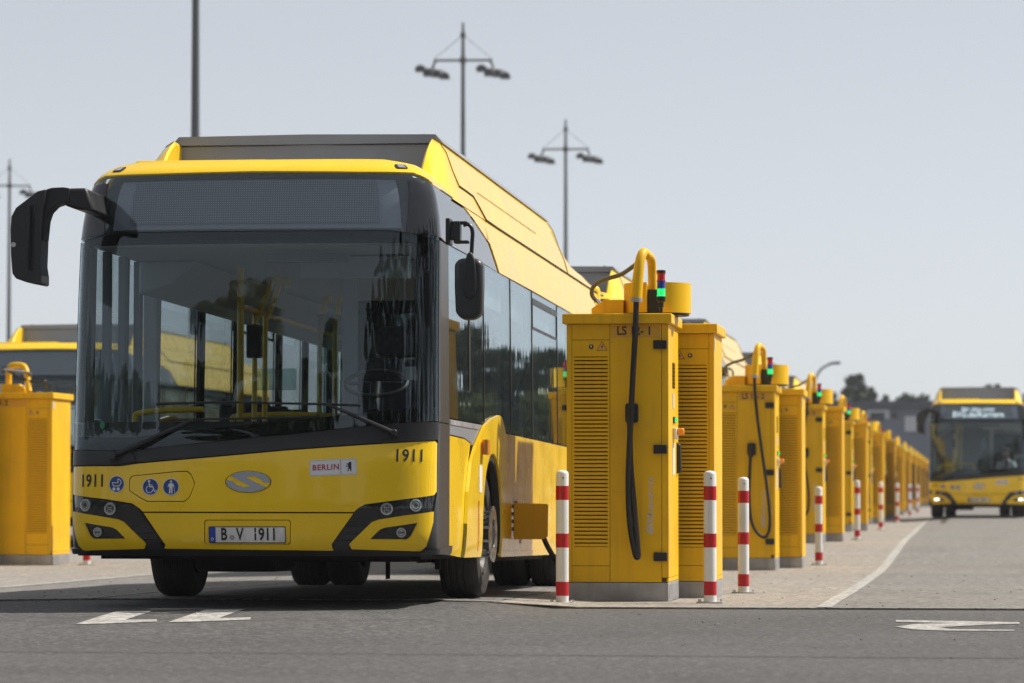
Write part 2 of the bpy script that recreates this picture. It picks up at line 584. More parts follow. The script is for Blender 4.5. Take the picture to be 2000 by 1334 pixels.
def plate(name, loops, mapf, mat, parent, thick=.01, du=None, dz=None, sharp=32., off=0.0, bevel=0.0):
    """thick sheet; mapf(a,b,off) -> 3d point"""
    V, Fc, be = fill2d(loops, du, dz)
    n = len(V)
    top = [mapf(a, b, off) for a, b in V]
    bot = [mapf(a, b, off - thick) for a, b in V]
    faces = list(Fc) + [tuple(n + i for i in reversed(f)) for f in Fc]
    for i, j in be:
        faces.append((j, i, n + i, n + j))
    o = link_mesh(name, top + bot, faces, mat, parent, sharp, bevel)
    if mapf is B and len(o.data.vertices) == 2 * n:
        nr = [bnormal(a, b) for a, b in V]
        o.data.normals_split_custom_set_from_vertices([tuple(q) for q in nr] + [tuple(-q) for q in nr])
    return o

_TXT = {}
def text2d(s, size, shear=0.0, xs=1.0, align='CENTER', sp=1.0, bold=.020):
    key = (s, size, shear, xs, align, sp, bold)
    if key in _TXT: return _TXT[key]
    cu = bpy.data.curves.new('txt', 'FONT')
    cu.body = s; cu.size = size; cu.shear = shear; cu.align_x = align; cu.align_y = 'CENTER'; cu.space_character = sp
    cu.resolution_u = 3; cu.offset = size * bold
    o = bpy.data.objects.new('txt', cu)
    COL.objects.link(o)
    dg = bpy.context.evaluated_depsgraph_get()
    me = o.evaluated_get(dg).to_mesh()
    V = [(v.co.x * xs, v.co.y) for v in me.vertices]
    Fc = [tuple(p.vertices) for p in me.polygons]
    o.evaluated_get(dg).to_mesh_clear()
    bpy.data.objects.remove(o); bpy.data.curves.remove(cu)
    _TXT[key] = (V, Fc)
    return V, Fc

def text_on(name, s, size, mapf, mat, parent, cx, cz, off=.003, rot=0.0, **kw):
    V, Fc = text2d(s, size, **kw)
    c, sn = math.cos(rot), math.sin(rot)
    pts = [mapf(cx + a * c - b * sn, cz + a * sn + b * c, off) for a, b in V]
    return link_mesh(name, pts, Fc, mat, parent)

def thing(name, label, cat, loc=(0, 0, 0), rot=(0, 0, 0), group=None):
    o = bpy.data.objects.new(name, None)
    o.empty_display_size = .2
    COL.objects.link(o)
    o.location = loc; o.rotation_euler = rot
    o['label'] = label; o['category'] = cat
    if group: o['group'] = group
    return o

def tag(o, label, cat, group=None):
    o['label'] = label; o['category'] = cat
    if group: o['group'] = group
    return o

def structure(o): o['kind'] = 'structure'; return o
def stuff(o): o['kind'] = 'stuff'; return o

def copy_tree(src, name=None, skip=(), parent=None, depth=0):
    c = src.copy()
    COL.objects.link(c)
    c.parent = parent
    if parent is not None: c.matrix_parent_inverse = src.matrix_parent_inverse.copy()
    for ch in list(src.children):
        if ch.name.split('.')[0] in skip: continue
        copy_tree(ch, None, skip, c, depth + 1)
    return c

# ------------------------------------------------------------------ ground
def hgrid(name, x0, x1, y0, y1, nx, ny, dz, mat, parent=None, xs=None, ys=None, thick=0.0):
    xs = xs or [x0 + (x1 - x0) * i / nx for i in range(nx + 1)]
    ys = ys or [y0 + (y1 - y0) * i / ny for i in range(ny + 1)]
    V = [(x, y, ground_z(x, y) + dz) for y in ys for x in xs]
    n = len(xs)
    Fc = [(j * n + i, j * n + i + 1, (j + 1) * n + i + 1, (j + 1) * n + i) for j in range(len(ys) - 1) for i in range(n - 1)]
    if thick > 0:
        m = len(V)
        ring = [i for i in range(n)] + [j * n + n - 1 for j in range(1, len(ys))] + [(len(ys) - 1) * n + i for i in range(n - 2, -1, -1)] + [j * n for j in range(len(ys) - 2, 0, -1)]
        V += [(V[i][0], V[i][1], V[i][2] - thick) for i in ring]
        for k in range(len(ring)):
            k2 = (k + 1) % len(ring)
            Fc.append((ring[k2], ring[k], m + k, m + k2))
    return link_mesh(name, V, Fc, mat, parent, sharp=60)

gx = [-1400, -600, -200, -60] + [-40 + i * 2 for i in range(13)] + [-14 + .5 * i for i in range(49)] + [12, 16, 22, 30, 60, 200, 600, 1400]
gy = [-400, -100, -30, 0, 8, 14, 18] + [20 + .75 * i for i in range(70)] + [74, 78, 82, 86, 90, 94, 98, ] + [100 + 2.5 * i for i in range(57)] + [260, 400, 700, 1100, 1600]
structure(hgrid('ground', 0, 0, 0, 0, 0, 0, 0.0, 'asphalt', xs=gx, ys=gy))
yard = structure(hgrid('concrete_yard', 0, 0, 0, 0, 0, 0, 0.004, 'joint_fill',
                       xs=[-60, -40, -30, -20] + [-14 + .5 * i for i in range(49)] + [12, 16, 22, 30, 60],
                       ys=[YARD_Y0 + .75 * i for i in range(60)] + [72 + 3 * i for i in range(34)] + [180, 200, 240]))
slab_x = [(-60, -40, 'L'), (-40, -28, 'L'), (-28, -18.5, 'L'), (-18.5, -12.9, 'L'), (-12.9, -9.2, 'I'), (-9.2, -6.42, 'L'), (-6.42, -3.42, 'L'),
          (-3.42, -1.02, 'I'), (-1.02, 2.9, 'L'), (2.9, 6.2, 'L'), (6.2, 9.9, 'I'), (9.9, 16, 'L'), (16, 30, 'L'), (30, 60, 'L')]
yy = YARD_Y0 + 0.03
slab_rows = []
first = True
while yy < 175:
    L = 5.6 if first else 5.05
    first = False
    slab_rows.append((yy, yy + L)); yy += L
for (x0, x1, kd) in slab_x:
    for (y0, y1) in slab_rows:
        if (x0 < -30 or x1 > 20) and y0 > 120: continue
        hgrid('concrete_slab', x0 + .011, x1 - .011, y0 + .011, y1 - .011, max(2, int((x1 - x0) / (.6 if abs(x0) < 14 else 3.))),
              7 if y0 < 60 else 4, SLAB_T, 'concrete_light' if kd == 'I' else 'concrete_lane', yard, thick=.007)

def ground_strip(name, pts, wd, dz, mat, parent=None, n=40):
    """flat ribbon along polyline pts (x,y)"""
    V, Fc = [], []
    P = []
    for i in range(len(pts) - 1):
        a, b = Vector(pts[i]), Vector(pts[i + 1])
        m = max(1, int((b - a).length / .7))
        for k in range(m): P.append(a + (b - a) * k / m)
    P.append(Vector(pts[-1]))
    for i, p in enumerate(P):
        t = (P[min(i + 1, len(P) - 1)] - P[max(i - 1, 0)]).normalized()
        nrm = Vector((-t.y, t.x))
        for s_ in (-.5, .5):
            q = p + nrm * wd * s_
            V.append((q.x, q.y, ground_z(q.x, q.y) + dz))
    for i in range(len(P) - 1):
        Fc.append((2 * i + 1, 2 * i, 2 * i + 2, 2 * i + 3))
    o = link_mesh(name, V, Fc, mat, parent, sharp=60)
    return o

for nm, xx, wd, y1 in (('lane_line', -1.03, .115, 170), ('lane_line', -9.22, .12, 120), ('lane_line', -6.43, .05, 90), ('lane_line', -12.9, .12, 120)):
    structure(ground_strip(nm, [(xx, YARD_Y0 + .1), (xx, y1)], wd, SLAB_T + .004, 'road_paint'))
structure(ground_strip('asphalt_seam', [(-20, 19.2), (-5, 19.35), (3, 19.15), (20, 19.3)], .03, .004, 'joint_fill'))
structure(ground_strip('kerb_edge', [(-60, YARD_Y0 - .03), (60, YARD_Y0 - .03)], .03, .005, 'joint_fill'))

def paint_px(name, poly):
    bm_pts = [px_ground(x, y) for x, y in poly]
    V2 = [(p.x, p.y) for p in bm_pts]
    V, Fc, be = fill2d([V2], .4, .4)
    o = link_mesh(name, [(a, b, ground_z(a, b) + .004) for a, b in V], Fc, 'road_paint', None, sharp=60)
    for p in o.data.polygons:
        pass
    return structure(o)
def c2(pts): return [(x * .28, 1080 + y * .28) for x, y in pts]
def c1(pts): return [(1700 + x * .15, 1180 + y * .15) for x, y in pts]
paint_px('bay_number_marking', c2([(525, 500), (815, 410), (1070, 407), (875, 470), (1095, 465), (1095, 482), (640, 499)]))
paint_px('bay_number_marking', c2([(1175, 486), (1440, 398), (1710, 395), (1530, 458), (1748, 452), (1748, 468), (1300, 485)]))
paint_px('bay_number_marking', c1([(330, 213), (1100, 225), (1940, 243), (1940, 262), (1500, 275), (1200, 290), (900, 308), (1040, 333), (1880, 341), (1870, 354),
                                   (1000, 352), (560, 336), (320, 302), (560, 268), (800, 258), (1100, 257), (900, 250), (332, 236)]))

# small stones and litter on the paving
def pebbles():
    rnd = random.Random(3)
    m = MB()
    for i in range(420):
        x = rnd.uniform(-9, 3.5); y = rnd.uniform(24, 44) if rnd.random() < .8 else rnd.uniform(18, 27)
        r = rnd.uniform(.004, .013) * (1.0 if y > 24 else .8)
        z = top_z(x, y)
        vs_ = [(x + r * rnd.uniform(.7, 1.3), y, z + r * .2), (x, y + r, z + r * .2), (x - r, y, z + r * .2), (x, y - r, z + r * .2), (x, y, z + r * rnd.uniform(.5, 1)), (x, y, z - r * .3)]
        m.add(vs_, [(0, 1, 4), (1, 2, 4), (2, 3, 4), (3, 0, 4), (1, 0, 5), (2, 1, 5), (3, 2, 5), (0, 3, 5)])
    return m.build('loose_gravel', 'stone')
g_ = stuff(pebbles()); tag(g_, 'small loose stones and crumbs scattered over the paving', 'gravel')

# ------------------------------------------------------------------ bus body surface
BW, BD, BP, BL = 1.275, 0.37, 3.0, 12.0
_th = np.linspace(0, PI / 2, 1200)
_cx = BW * np.sin(_th) ** (2 / BP)
_cyv = BD * (1 - np.cos(_th) ** (2 / BP))
_cu = np.concatenate([[0], np.cumsum(np.hypot(np.diff(_cx), np.diff(_cyv)))])
U0 = float(_cu[-1])
_rz = [0.20, .30, .38, .45, .66, .98, 1.10, 1.25, 1.6, 2.0, 2.3, 2.58, 2.80, 2.93, 2.98, 3.02, 3.06]
_ry = [.12, .09, .03, .005, -.01, .018, .045, .051, .066, .094, .124, .162, .20, .235, .275, .35, .46]
_zz = np.linspace(.15, 3.1, 600)
_rt = np.interp(_zz, _rz, _ry)
_k = np.ones(17) / 17
_rt = np.convolve(np.pad(_rt, 8, mode='edge'), _k, 'valid')
_iz = [0.2, .4, 1.3, 2.5, 2.65, 2.8, 2.9, 2.98, 3.04]
_ii = [.03, .0, .0, .012, .026, .052, .085, .14, .23]
_it = np.convolve(np.pad(np.interp(_zz, _iz, _ii), 8, mode='edge'), _k, 'valid')

def _B(u, z):
    s = -1.0 if u < 0 else 1.0
    a = abs(u)
    if a <= U0:
        x = float(np.interp(a, _cu, _cx)); y = float(np.interp(a, _cu, _cyv))
    else:
        x = BW; y = BD + a - U0
    r = float(np.interp(z, _zz, _rt)); ins = float(np.interp(z, _zz, _it))
    y2 = y + r * (1 - ss(.10, 1.0, y))
    x2 = x - ins * (x / BW) ** 2
    return np.array([s * x2, y2, z])

def B(u, z, off=0.0):
    p = _B(u, z)
    if off:
        e = 2e-3
        du = _B(u + e, z) - _B(u - e, z); dz = _B(u, z + e) - _B(u, z - e)
        n = np.cross(du, dz); n /= np.linalg.norm(n)
        p = p + n * off
    return p

def bnormal(u, z):
    e = 4e-3
    n = np.cross(_B(u + e, z) - _B(u - e, z), _B(u, z + e) - _B(u, z - e))
    return n / np.linalg.norm(n)

def UY(y): return U0 + (y - BD)
def UX(x): return math.copysign(float(np.interp(abs(x), _cx, _cu)), x)

BUS_X, BUS_Y, BUS_PITCH = -4.85, 24.87, 0.0122
FRONT_AXLE, REAR_AXLE, TYRE_R = 3.0, 8.75, .475
def bus_root_z(X, Y):
    return top_z(X, Y + FRONT_AXLE) + FRONT_AXLE * BUS_PITCH
BUS_Z = .05 + SLAB_T * 0 + 3.0 * BUS_PITCH
_c, _s = math.cos(-BUS_PITCH), math.sin(-BUS_PITCH)
BUS_R = np.array([[1, 0, 0], [0, _c, -_s], [0, _s, _c]])
BUS_O = np.array([BUS_X, BUS_Y, BUS_Z])

def b2w(p): return BUS_O + BUS_R @ np.asarray(p, float)

def fz(x, y, guess=None, off=0.0):
    """photo pixel -> (u, z) on the skin of the front bus"""
    tgt = np.array([x, y], float)
    if guess is None:
        guess = ((x - 490) / 285.0, .8 + (955 - y) / 285.0) if x < 868 else (UY(max(.5, (1888 - 870) / max(60, (1888 - x)) * 25.2 - 25.0)), .8 + (955 - y) / 260.)
    q = np.array(guess, float)
    for _ in range(40):
        f0 = project(b2w(B(q[0], q[1], off))) - tgt
        if np.abs(f0).max() < .02: break
        e = 1e-3
        J = np.stack([(project(b2w(B(q[0] + e, q[1], off))) - tgt - f0) / e, (project(b2w(B(q[0], q[1] + e, off))) - tgt - f0) / e], 1)
        try:
            st = np.linalg.lstsq(J, -f0, rcond=None)[0]
        except Exception:
            break
        q = q + np.clip(st, -.35, .35)
        q[1] = min(3.08, max(.2, q[1]))
    return float(q[0]), float(q[1])

def fzs(pts): return [fz(x, y) for x, y in pts]

def bl(x, y, yl):
    """photo pixel -> bus-local point on the plane local y = yl"""
    r = BUS_R.T @ ray(x, y); o = BUS_R.T @ (CAM_P - BUS_O)
    t = (yl - o[1]) / r[1]
    return Vector(o + r * t)

def clampu(pts, lo=None, hi=None):
    return [(max(lo, u) if lo is not None else u, z) if hi is None else (min(hi, max(lo if lo is not None else -99, u)), z) for u, z in pts]

def arc_pts(cy, cz, r, a0, a1, n=20):
    return [(cy + r * math.cos(math.radians(a0 + (a1 - a0) * k / n)), cz + r * math.sin(math.radians(a0 + (a1 - a0) * k / n))) for k in range(n + 1)]

def wheel(parent, x, y, side, twin=False, name='wheel'):
    """side=+1 right; wheel axis along x; outer face at x"""
    w = bpy.data.objects.new(name, None)
    COL.objects.link(w); w.parent = parent; w.location = (x, y, TYRE_R)
    s = side
    W = .29
    m = MB()
    prof = [(.29, -.02), (.31, .0), (.40, .012), (.445, .0), (.466, -.025), (.475, -.06), (.475, -.10), (.468, -.104), (.468, -.112), (.475, -.116), (.475, -.15), (.468, -.154), (.468, -.162),
            (.475, -.166), (.475, -.20), (.468, -.204), (.468, -.212), (.475, -.216), (.475, -.235), (.466, -.265), (.445, -.29), (.40, -.30), (.30, -.28)]
    m.lathe([(r, h * s) for r, h in prof], 48, 'X')
    m.build('tyre', 'tyre', w)
    m = MB()
    m.lathe([(.30, -.015 * s), (.285, -.02 * s), (.275, -.05 * s), (.20, -.11 * s), (.16, -.115 * s), (.135, -.06 * s), (.12, -.02 * s), (.0, -.015 * s)], 36, 'X')
    m.build('rim', 'steel' if not twin else 'pillar_grey', w)
    if not twin:
        # wheel nut ring with ten round holes
        loops = [circle2(0, 0, .212, 48), circle2(0, 0, .118, 36)] + [circle2(.165 * math.cos(2 * PI * k / 10), .165 * math.sin(2 * PI * k / 10), .024, 12) for k in range(10)]
        plate('nut_ring', loops, (lambda a, b, o: (s * (.075 + o), a * s, b)), 'steel', w, .012)
        m = MB(); m.lathe([(.118, -.02 * s), (.112, .055 * s), (.07, .066 * s), (0, .068 * s)], 24, 'X'); m.build('hub', 'pillar_grey', w)
        m = MB()
        for k in range(10):
            a = 2 * PI * (k + .5) / 10
            m.cyl((-.09 * s, .165 * math.cos(a), .165 * math.sin(a)), (.063 * s, .165 * math.cos(a), .165 * math.sin(a)), .012, n=6)
        m.build('wheel_nut', 'steel', w)
    return w

def build_bus():
    root = thing('electric_bus', 'yellow electric city bus numbered 1911, parked nearest, open charging flap on its side', 'bus',
                 (BUS_X, BUS_Y, BUS_Z), (-BUS_PITCH, 0, 0), 'parked yellow electric buses')
    Y = 'bus_yellow'
    def fp(name, pts, mat, off=0., thick=.02, holes=(), du=.05, dz=.08, parent=root, px=True, sharp=28.):
        loops = [fzs(pts) if px else pts] + [fzs(h) if px else h for h in holes]
        return plate(name, loops, B, mat, parent, thick, du, dz, sharp, off)
    uR = fz(853, 915)[0]
    uS = fz(876.5, 900)[0]
    zb = .40
    # --- dark substructure behind all the front panels
    fp('front_shell', [(-uS - .02, .34), (uS + .02, .34), (uS + .02, 1.24), (-uS - .02, 1.24)], 'satin_black', -.03, .03, px=False)
    # --- bonnet panel with charging-door outline
    hood = fzs([(849, 861), (854, 866), (853, 960), (848, 967), (780, 976), (712, 985), (700, 992), (691, 1000), (279, 999), (270, 991), (258, 983), (205, 974.5)])
    zl0 = hood[-1][1] + .02
    hood += [(-uR + .005, fz(848, 967)[1] + .005), (-uR, fz(853, 960)[1] + .02)]
    topl = fzs([(236, 910.5), (266, 906), (410, 893.5), (560, 880), (700, 870)])
    zL = topl[0][1]
    hood += [(-uR, zL - .03), (-uR + .006, zL - .008), (-uR + .02, zL)] + topl
    hatch = fzs([(252, 936), (257, 929), (345, 920), (366, 919.5), (374, 926), (381, 944), (379, 950), (370, 972), (360, 980), (287, 980), (276, 974), (263, 966), (252, 958)])
    cc = (sum(p[0] for p in hatch) / len(hatch), sum(p[1] for p in hatch) / len(hatch))
    hin = [(cc[0] + (p[0] - cc[0]) * .975, cc[1] + (p[1] - cc[1]) * .94) for p in hatch]
    plate('bonnet_panel', [hood, hatch], B, Y, root, .02, .05, .06, 28, 0.0)
    hp = plate('hatch_door', [hin], B, Y, root, .02, .06, .08, 28, -.001)
    # --- bumper
    lp_o = fzs([(399, 1018), (403, 1015), (564, 1015), (568, 1018), (568, 1060), (564, 1064), (403, 1064), (399, 1060)])
    lc = (sum(p[0] for p in lp_o) / 8, sum(p[1] for p in lp_o) / 8)
    lp_i = [(lc[0] + (p[0] - lc[0]) * .98, lc[1] + (p[1] - lc[1]) * .94) for p in lp_o]
    bump = fzs([(690, 1003), (647, 1064), (651, 1075), (321, 1071), (324, 1064), (281, 1002)])
    plate('bumper', [bump, lp_o], B, Y, root, .03, .05, .05, 28, .004)
    plate('number_plate_mount', [lp_i], B, Y, root, .02, .1, .1, 28, -.001)
    # number plate
    pl = fzs([(408, 1028), (558, 1028), (558, 1060), (408, 1060)])
    pu0, pu1 = pl[0][0], pl[1][0]; pz1, pz0 = pl[0][1], pl[2][1]
    pc, pzc = (pu0 + pu1) / 2, (pz0 + pz1) / 2
    np_ = plate('number_plate', [rounded(pu0, pu1, pz0, pz1, .008, 3)], B, 'white_paint', root, .008, .1, None, 28, .010)
    plate('border', [rounded(pu0, pu1, pz0, pz1, .008, 3), rounded(pu0 + .005, pu1 - .005, pz0 + .005, pz1 - .005, .006, 3)], B, 'ink_black', np_, .001, .1, None, 28, .0112)
    plate('country_band', [rounded(pu0 + .005, pu0 + .047, pz0 + .005, pz1 - .005, .004, 2)], B, 'eu_blue', np_, .001, None, None, 28, .0115)
    text_on('lettering', 'D', .026, B, 'white_paint', np_, pu0 + .026, pz0 + .026, .0128)
    text_on('lettering', 'B', .112, B, 'ink_black', np_, pu0 + .105, pzc, .0118, bold=.022, xs=.72)
    text_on('lettering', 'V', .112, B, 'ink_black', np_, pu0 + .215, pzc, .0118, bold=.022, xs=.72)
    text_on('lettering', '1911', .112, B, 'ink_black', np_, pu0 + .385, pzc, .0118, bold=.022, xs=.76)
    plate('seal', [circle2(pu0 + .161, pzc - .018, .019, 20)], B, 'sticker_grey', np_, .001, None, None, 28, .0116)
    plate('seal', [circle2(pu0 + .161, pzc - .018, .012, 16), circle2(pu0 + .161, pzc - .018, .008, 12)], B, 'ink_black', np_, .0005, None, None, 28, .0122)
    # --- light surrounds, left and right
    def lights(mir):
        def mm(pts):
            q = fzs(pts)
            return [(-u, z) for u, z in q] if mir else q
        def P(name, pts, mat, off, thick, par=root, holes=()):
            return plate(name, [mm(pts)] + [mm(h) for h in holes], B, mat, par, thick, .05, .05, 28, off)
        bez = P('headlight_surround', [(853, 969), (848, 967), (780, 976), (712, 985), (700, 992), (691, 1001), (648, 1063), (652, 1078), (690, 1078), (683, 1063), (727, 1020), (740, 1015), (846, 999), (850, 985)], 'gloss_black', -.008, .02)
        P('lower_bumper', [(846, 999.5), (845, 1020), (832, 1066), (822, 1076), (687, 1072), (682, 1063), (726, 1020), (739, 1015), (790, 1007)], Y, .006, .035,
          holes=[[(816, 1021), (803, 1047), (795, 1054), (722, 1053.5), (741, 1035), (751, 1030.5)]])
        P('fog_light_recess', [(820, 1017), (806, 1050), (796, 1057), (715, 1056), (738, 1033), (750, 1027)], 'gloss_black', -.012, .01)
        # grille slats between bumper and lower bumper
        for (a, b) in (((703, 1001), (672, 1024.5)), ((668, 1030), (659, 1040)), ((657, 1044), (649, 1054)), ((647, 1057), (652, 1076))):
            ya, yb = a[1], b[1]
            xl = lambda yv: 691 - (yv - 1001) * (691 - 648) / 62.
            xr = lambda yv: (727 - (yv - 1020) * 44 / 43.) if yv > 1020 else 727 + (1020 - yv) * 1.1
            P('grille_slat', [(xl(ya) + 3, ya), (xr(ya) - 4, ya), (xr(min(yb, 1063)) - 4, yb), (xl(min(yb, 1063)) + 3, yb)], 'pillar_grey' if ya > 1010 else 'gloss_black', -.002, .01)
        # lamps
        for (lx, ly, r, nm) in ((755, 994, .042, 'headlight'), (811.5, 987, .042, 'headlight'), (783.3, 1040, .032, 'fog_light')):
            u, z = fz(lx, ly)
            u = -u if mir else u
            e = plate(nm, [circle2(u, z, r, 28)], B, 'lens_inner', root, .03, None, None, 40, .002)
            plate('lamp_ring', [circle2(u, z, r, 28), circle2(u, z, r * .76, 28)], B, 'lens_clear', e, .008, None, None, 40, .008)
            if ly < 990 or nm == 'fog_light':
                plate('lens', [circle2(u, z, r * .60, 20)], B, 'lens_clear', e, .004, None, None, 40, .006)
                if nm == 'fog_light':
                    plate('lens_bar', [[(u - .018, z - .007), (u + .018, z - .007), (u + .018, z + .007), (u - .018, z + .007)]], B, 'lens_inner', e, .002, None, None, 40, .0085)
                else:
                    plate('lens_bar', [circle2(u, z, r * .4, 16)], B, 'lens_inner', e, .002, None, None, 40, .0085)
            else:
                for dz in (.5, -.5):
                    plate('lens', [rounded(u - r * .42, u + r * .42, z + r * (.42 * dz * 2) - r * .3, z + r * (.42 * dz * 2) + r * .3, .006, 3)], B, 'lens_clear', e, .004, None, None, 40, .0065)
                    plate('lens_bar', [rounded(u - r * .32, u + r * .32, z + r * (.42 * dz * 2) - r * .2, z + r * (.42 * dz * 2) + r * .2, .004, 3)], B, 'lens_inner', e, .002, None, None, 40, .0085)
        # corner pillar and lip
        sg = -1 if mir else 1
        q = [(uR + .006, 1.235), (uS + .03, 1.235), (uS + .03, .38)] + [fz(823, 1078), fz(833, 1066), fz(847, 1000), fz(850, 985)] + [(uR + .006, fz(853, 965)[1])]
        plate('corner_pillar', [[(sg * u, z) for u, z in q]], B, 'pillar_grey', root, .03, .04, .1, 28, .002)
        q = fzs([(828, 1072)]) + [(uS - .03, fz(862, 1068)[1]), (uS + .06, .395), (uS + .06, .35), (uS - .03, .33), fz(812, 1080)]
        plate('bumper_lip', [[(sg * u, z) for u, z in q]], B, 'pillar_grey', root, .05, .05, .1, 28, .022)
    lights(False); lights(True)
    # black lower lip
    fp('lower_lip', [(-uR, .39), (uR, .39), (uR - .05, .32), (-uR + .05, .32)], 'satin_black', -.006, .03, px=False)
    # --- scuttle band under the windscreen
    wb_r = fzs([(849, 822.5), (780, 825), (653, 838), (560, 848), (500, 853), (253, 880)])
    wb_r = [(uR + .03, wb_r[0][1])] + wb_r
    wl_z = wb_r[-1][1]
    wsb = wb_r + [(-uR - .03, wl_z + .01)]             # windscreen bottom edge, right to left
    htop = [(uR - .002, fz(849, 861)[1])] + fzs([(700, 870), (560, 880), (410, 893.5), (266, 906), (236, 910.5)]) + [(-uR + .002, zL)]
    lowr = [(u, z + .008) for u, z in htop]
    scut = [(u, z - .006) for u, z in wsb] + list(reversed(lowr))
    plate('windscreen_scuttle', [scut], B, 'satin_black', root, .03, .05, .08, 28, .006)
    # --- windscreen
    zt = fz(500, 452)[1]
    ztc = fz(866, 476)[1]
    uW = uR + .012
    for sg in (1, -1):
        q = [(uR + .016, 1.243), (uS + .004, 1.243), (uS + .004, ztc + .0), (uR + .016, ztc + .01)]
        plate('corner_pillar', [[(sg * u, z) for u, z in q]], B, 'pillar_grey', root, .03, .04, .15, 28, .003)
    wtop = [(-uW, ztc), (-1.12, zt - .02), (-.95, zt), (0, zt), (.95, zt), (1.12, zt - .02), (uW, ztc)]
    wsl = [(uW if i == 0 else (-uW if i == len(wsb) - 1 else u), z) for i, (u, z) in enumerate(wsb)]
    ws = plate('windscreen', [list(reversed(wsl)) [::-1] + wtop], B, 'windscreen_glass', root, .006, .06, .10, 60, 0.)
    # black printed border
    def ring_in(pts, d):
        c0 = (0, 1.9)
        return [(u - math.copysign(min(d, abs(u)), u), z - math.copysign(d, z - c0[1])) for u, z in pts]
    fp('frit_band', [(-uW, ztc), (-1.12, zt - .02), (-.95, zt), (.95, zt), (1.12, zt - .02), (uW, ztc), (uW, ztc - .05), (1.12, zt - .075), (.95, zt - .055), (-.95, zt - .055), (-1.12, zt - .075), (-uW, ztc - .05)], 'frit_black', -.010, .004, px=False)
    wl_in = [(u * .995, z + .09) for u, z in wsl]
    plate('frit_band', [wsl + list(reversed(wl_in))], B, 'frit_black', root, .004, .06, .1, 28, -.010)
    for sg in (1, -1):
        q = [(uW, 1.1 if sg < 0 else 1.26), (uW, 2.95), (1.17, 2.95), (1.15, 2.5), (1.16, 1.8), (1.19, 1.15 if sg < 0 else 1.28)]
        if sg > 0:
            plate('front_pillar', [[(sg * u, z) for u, z in q]], B, 'frit_black', root, .03, .05, .2, 28, -.03)
        else:
            q = [(uW, 1.1), (uW, 2.95), (1.40, 2.95), (1.38, 2.5), (1.38, 1.8), (1.36, 1.15)]
            plate('front_pillar', [[(sg * u, z) for u, z in q]], B, 'frit_black', root, .03, .05, .2, 28, -.03)
    # --- destination sign glass and board
    dtop = fzs([(846, 364), (809, 340), (700, 338), (500, 337)])
    dt = [(uW, fz(860, 371)[1])] + [(u, z) for u, z in dtop]
    dsg = dt + [(-u, z) for u, z in reversed(dt)] + [(-uW, ztc + .006), (-1.12, zt - .014), (-.95, zt + .006), (.95, zt + .006), (1.12, zt - .014), (uW, ztc + .006)]
    plate('sign_window', [dsg], B, 'sign_glass', root, .006, .06, .06, 60, 0.)
    for sg in (1, -1):
        q = [(uS - .004, dt[0][1]), (1.13, dtop[0][1] + (dtop[1][1] - dtop[0][1]) * .3), (1.07, zt + .0), (1.13, zt - .012), (uS - .004, ztc + .008)]
        plate('corner_cover', [[(sg * u, z) for u, z in q]], B, 'gloss_black', root, .008, .05, .06, 40, .004)
    bk = [(u * .985, z - .004) for u, z in dt] + [(-u * .985, z - .004) for u, z in reversed(dt)] + [(-uW * .985, ztc), (uW * .985, ztc)]
    plate('sign_backing', [bk], B, 'interior_dark', root, .02, .06, .06, 28, -.09)
    b0 = fz(265, 350); b1 = fz(742, 432)
    plate('sign_frame', [[(b0[0] - .14, b1[1] - .035), (b1[0] + .16, b1[1] - .035), (b1[0] + .16, b0[1] + .012), (b0[0] - .14, b0[1] + .012)]], B, 'grey_paint', root, .02, .1, .1, 40, -.05)
    plate('destination_display', [[(b0[0], b1[1]), (b1[0], b1[1]), (b1[0], b0[1]), (b0[0], b0[1])]], B, 'led_board', root, .01, .1, .1, 40, -.035)
    # --- roof front cap, marker lamps, raised lid
    zc = [fz(846, 364), fz(809, 340), fz(700, 338), fz(500, 337)]
    cap = [(uS - .02, zc[0][1] + .006)] + [(u, z + .005) for u, z in zc]
    cap = cap + [(-u, z) for u, z in reversed(cap)] + [(-1.30, 3.02), (-1.0, 3.055), (1.0, 3.055), (1.30, 3.02)]
    plate('roof_front_cap', [cap], B, Y, root, .03, .05, .03, 40, .008)
    for sg in (1, -1):
        u, z = fz(783, 328)
        e = plate('marker_lamp', [rounded(sg * u - .052, sg * u + .052, z - .017, z + .017, .014, 4)], B, 'satin_black', root, .02, None, None, 30, .013)
        plate('lens', [rounded(sg * u - .03, sg * u + .03, z - .011, z + .011, .006, 3)], B, 'lens_clear', e, .004, None, None, 30, .016)
    # roof skin
    V, Fc = [], []
    ysec = [.52, .8, 1.4, 2, 3, 5, 7, 9, 11, 11.6, 11.95]
    xsec = [-1.10, -1.07, -1.03, -.96, -.6, 0, .6, .96, 1.03, 1.07, 1.10]
    zsec = [2.85, 2.92, 2.98, 3.02, 3.055, 3.065, 3.055, 3.02, 2.98, 2.92, 2.85]
    for y in ysec:
        for x, z in zip(xsec, zsec): V.append((x, y, z - (.1 if y > 11.9 else 0)))
    n = len(xsec)
    for j in range(len(ysec) - 1):
        for i in range(n - 1): Fc.append((j * n + i, j * n + i + 1, (j + 1) * n + i + 1, (j + 1) * n + i))
    link_mesh('roof_skin', V, Fc, 'light_grey', root, 40)
    a = bl(262, 318, .75); c = bl(552, 318, .75)
    m = MB(); m.prism([(a.x, 3.03), (a.x + .05, 3.085), (c.x - .1, 3.085), (c.x, 3.05)], .62, 1.5); m.build('roof_lid', Y, root, bevel=.015)
    # roof housing (grey) with chamfered cover and bolts
    m = MB(); m.box(-.97, .97, 2.3, 9.3, 3.05, 3.36); m.build('roof_housing', 'grey_paint', root, bevel=.01)
    Vh = []
    for (x, z) in ((1.02, 3.355), (1.02, 3.36), (.97, 3.425), (0, 3.435)): Vh.append((x, z))
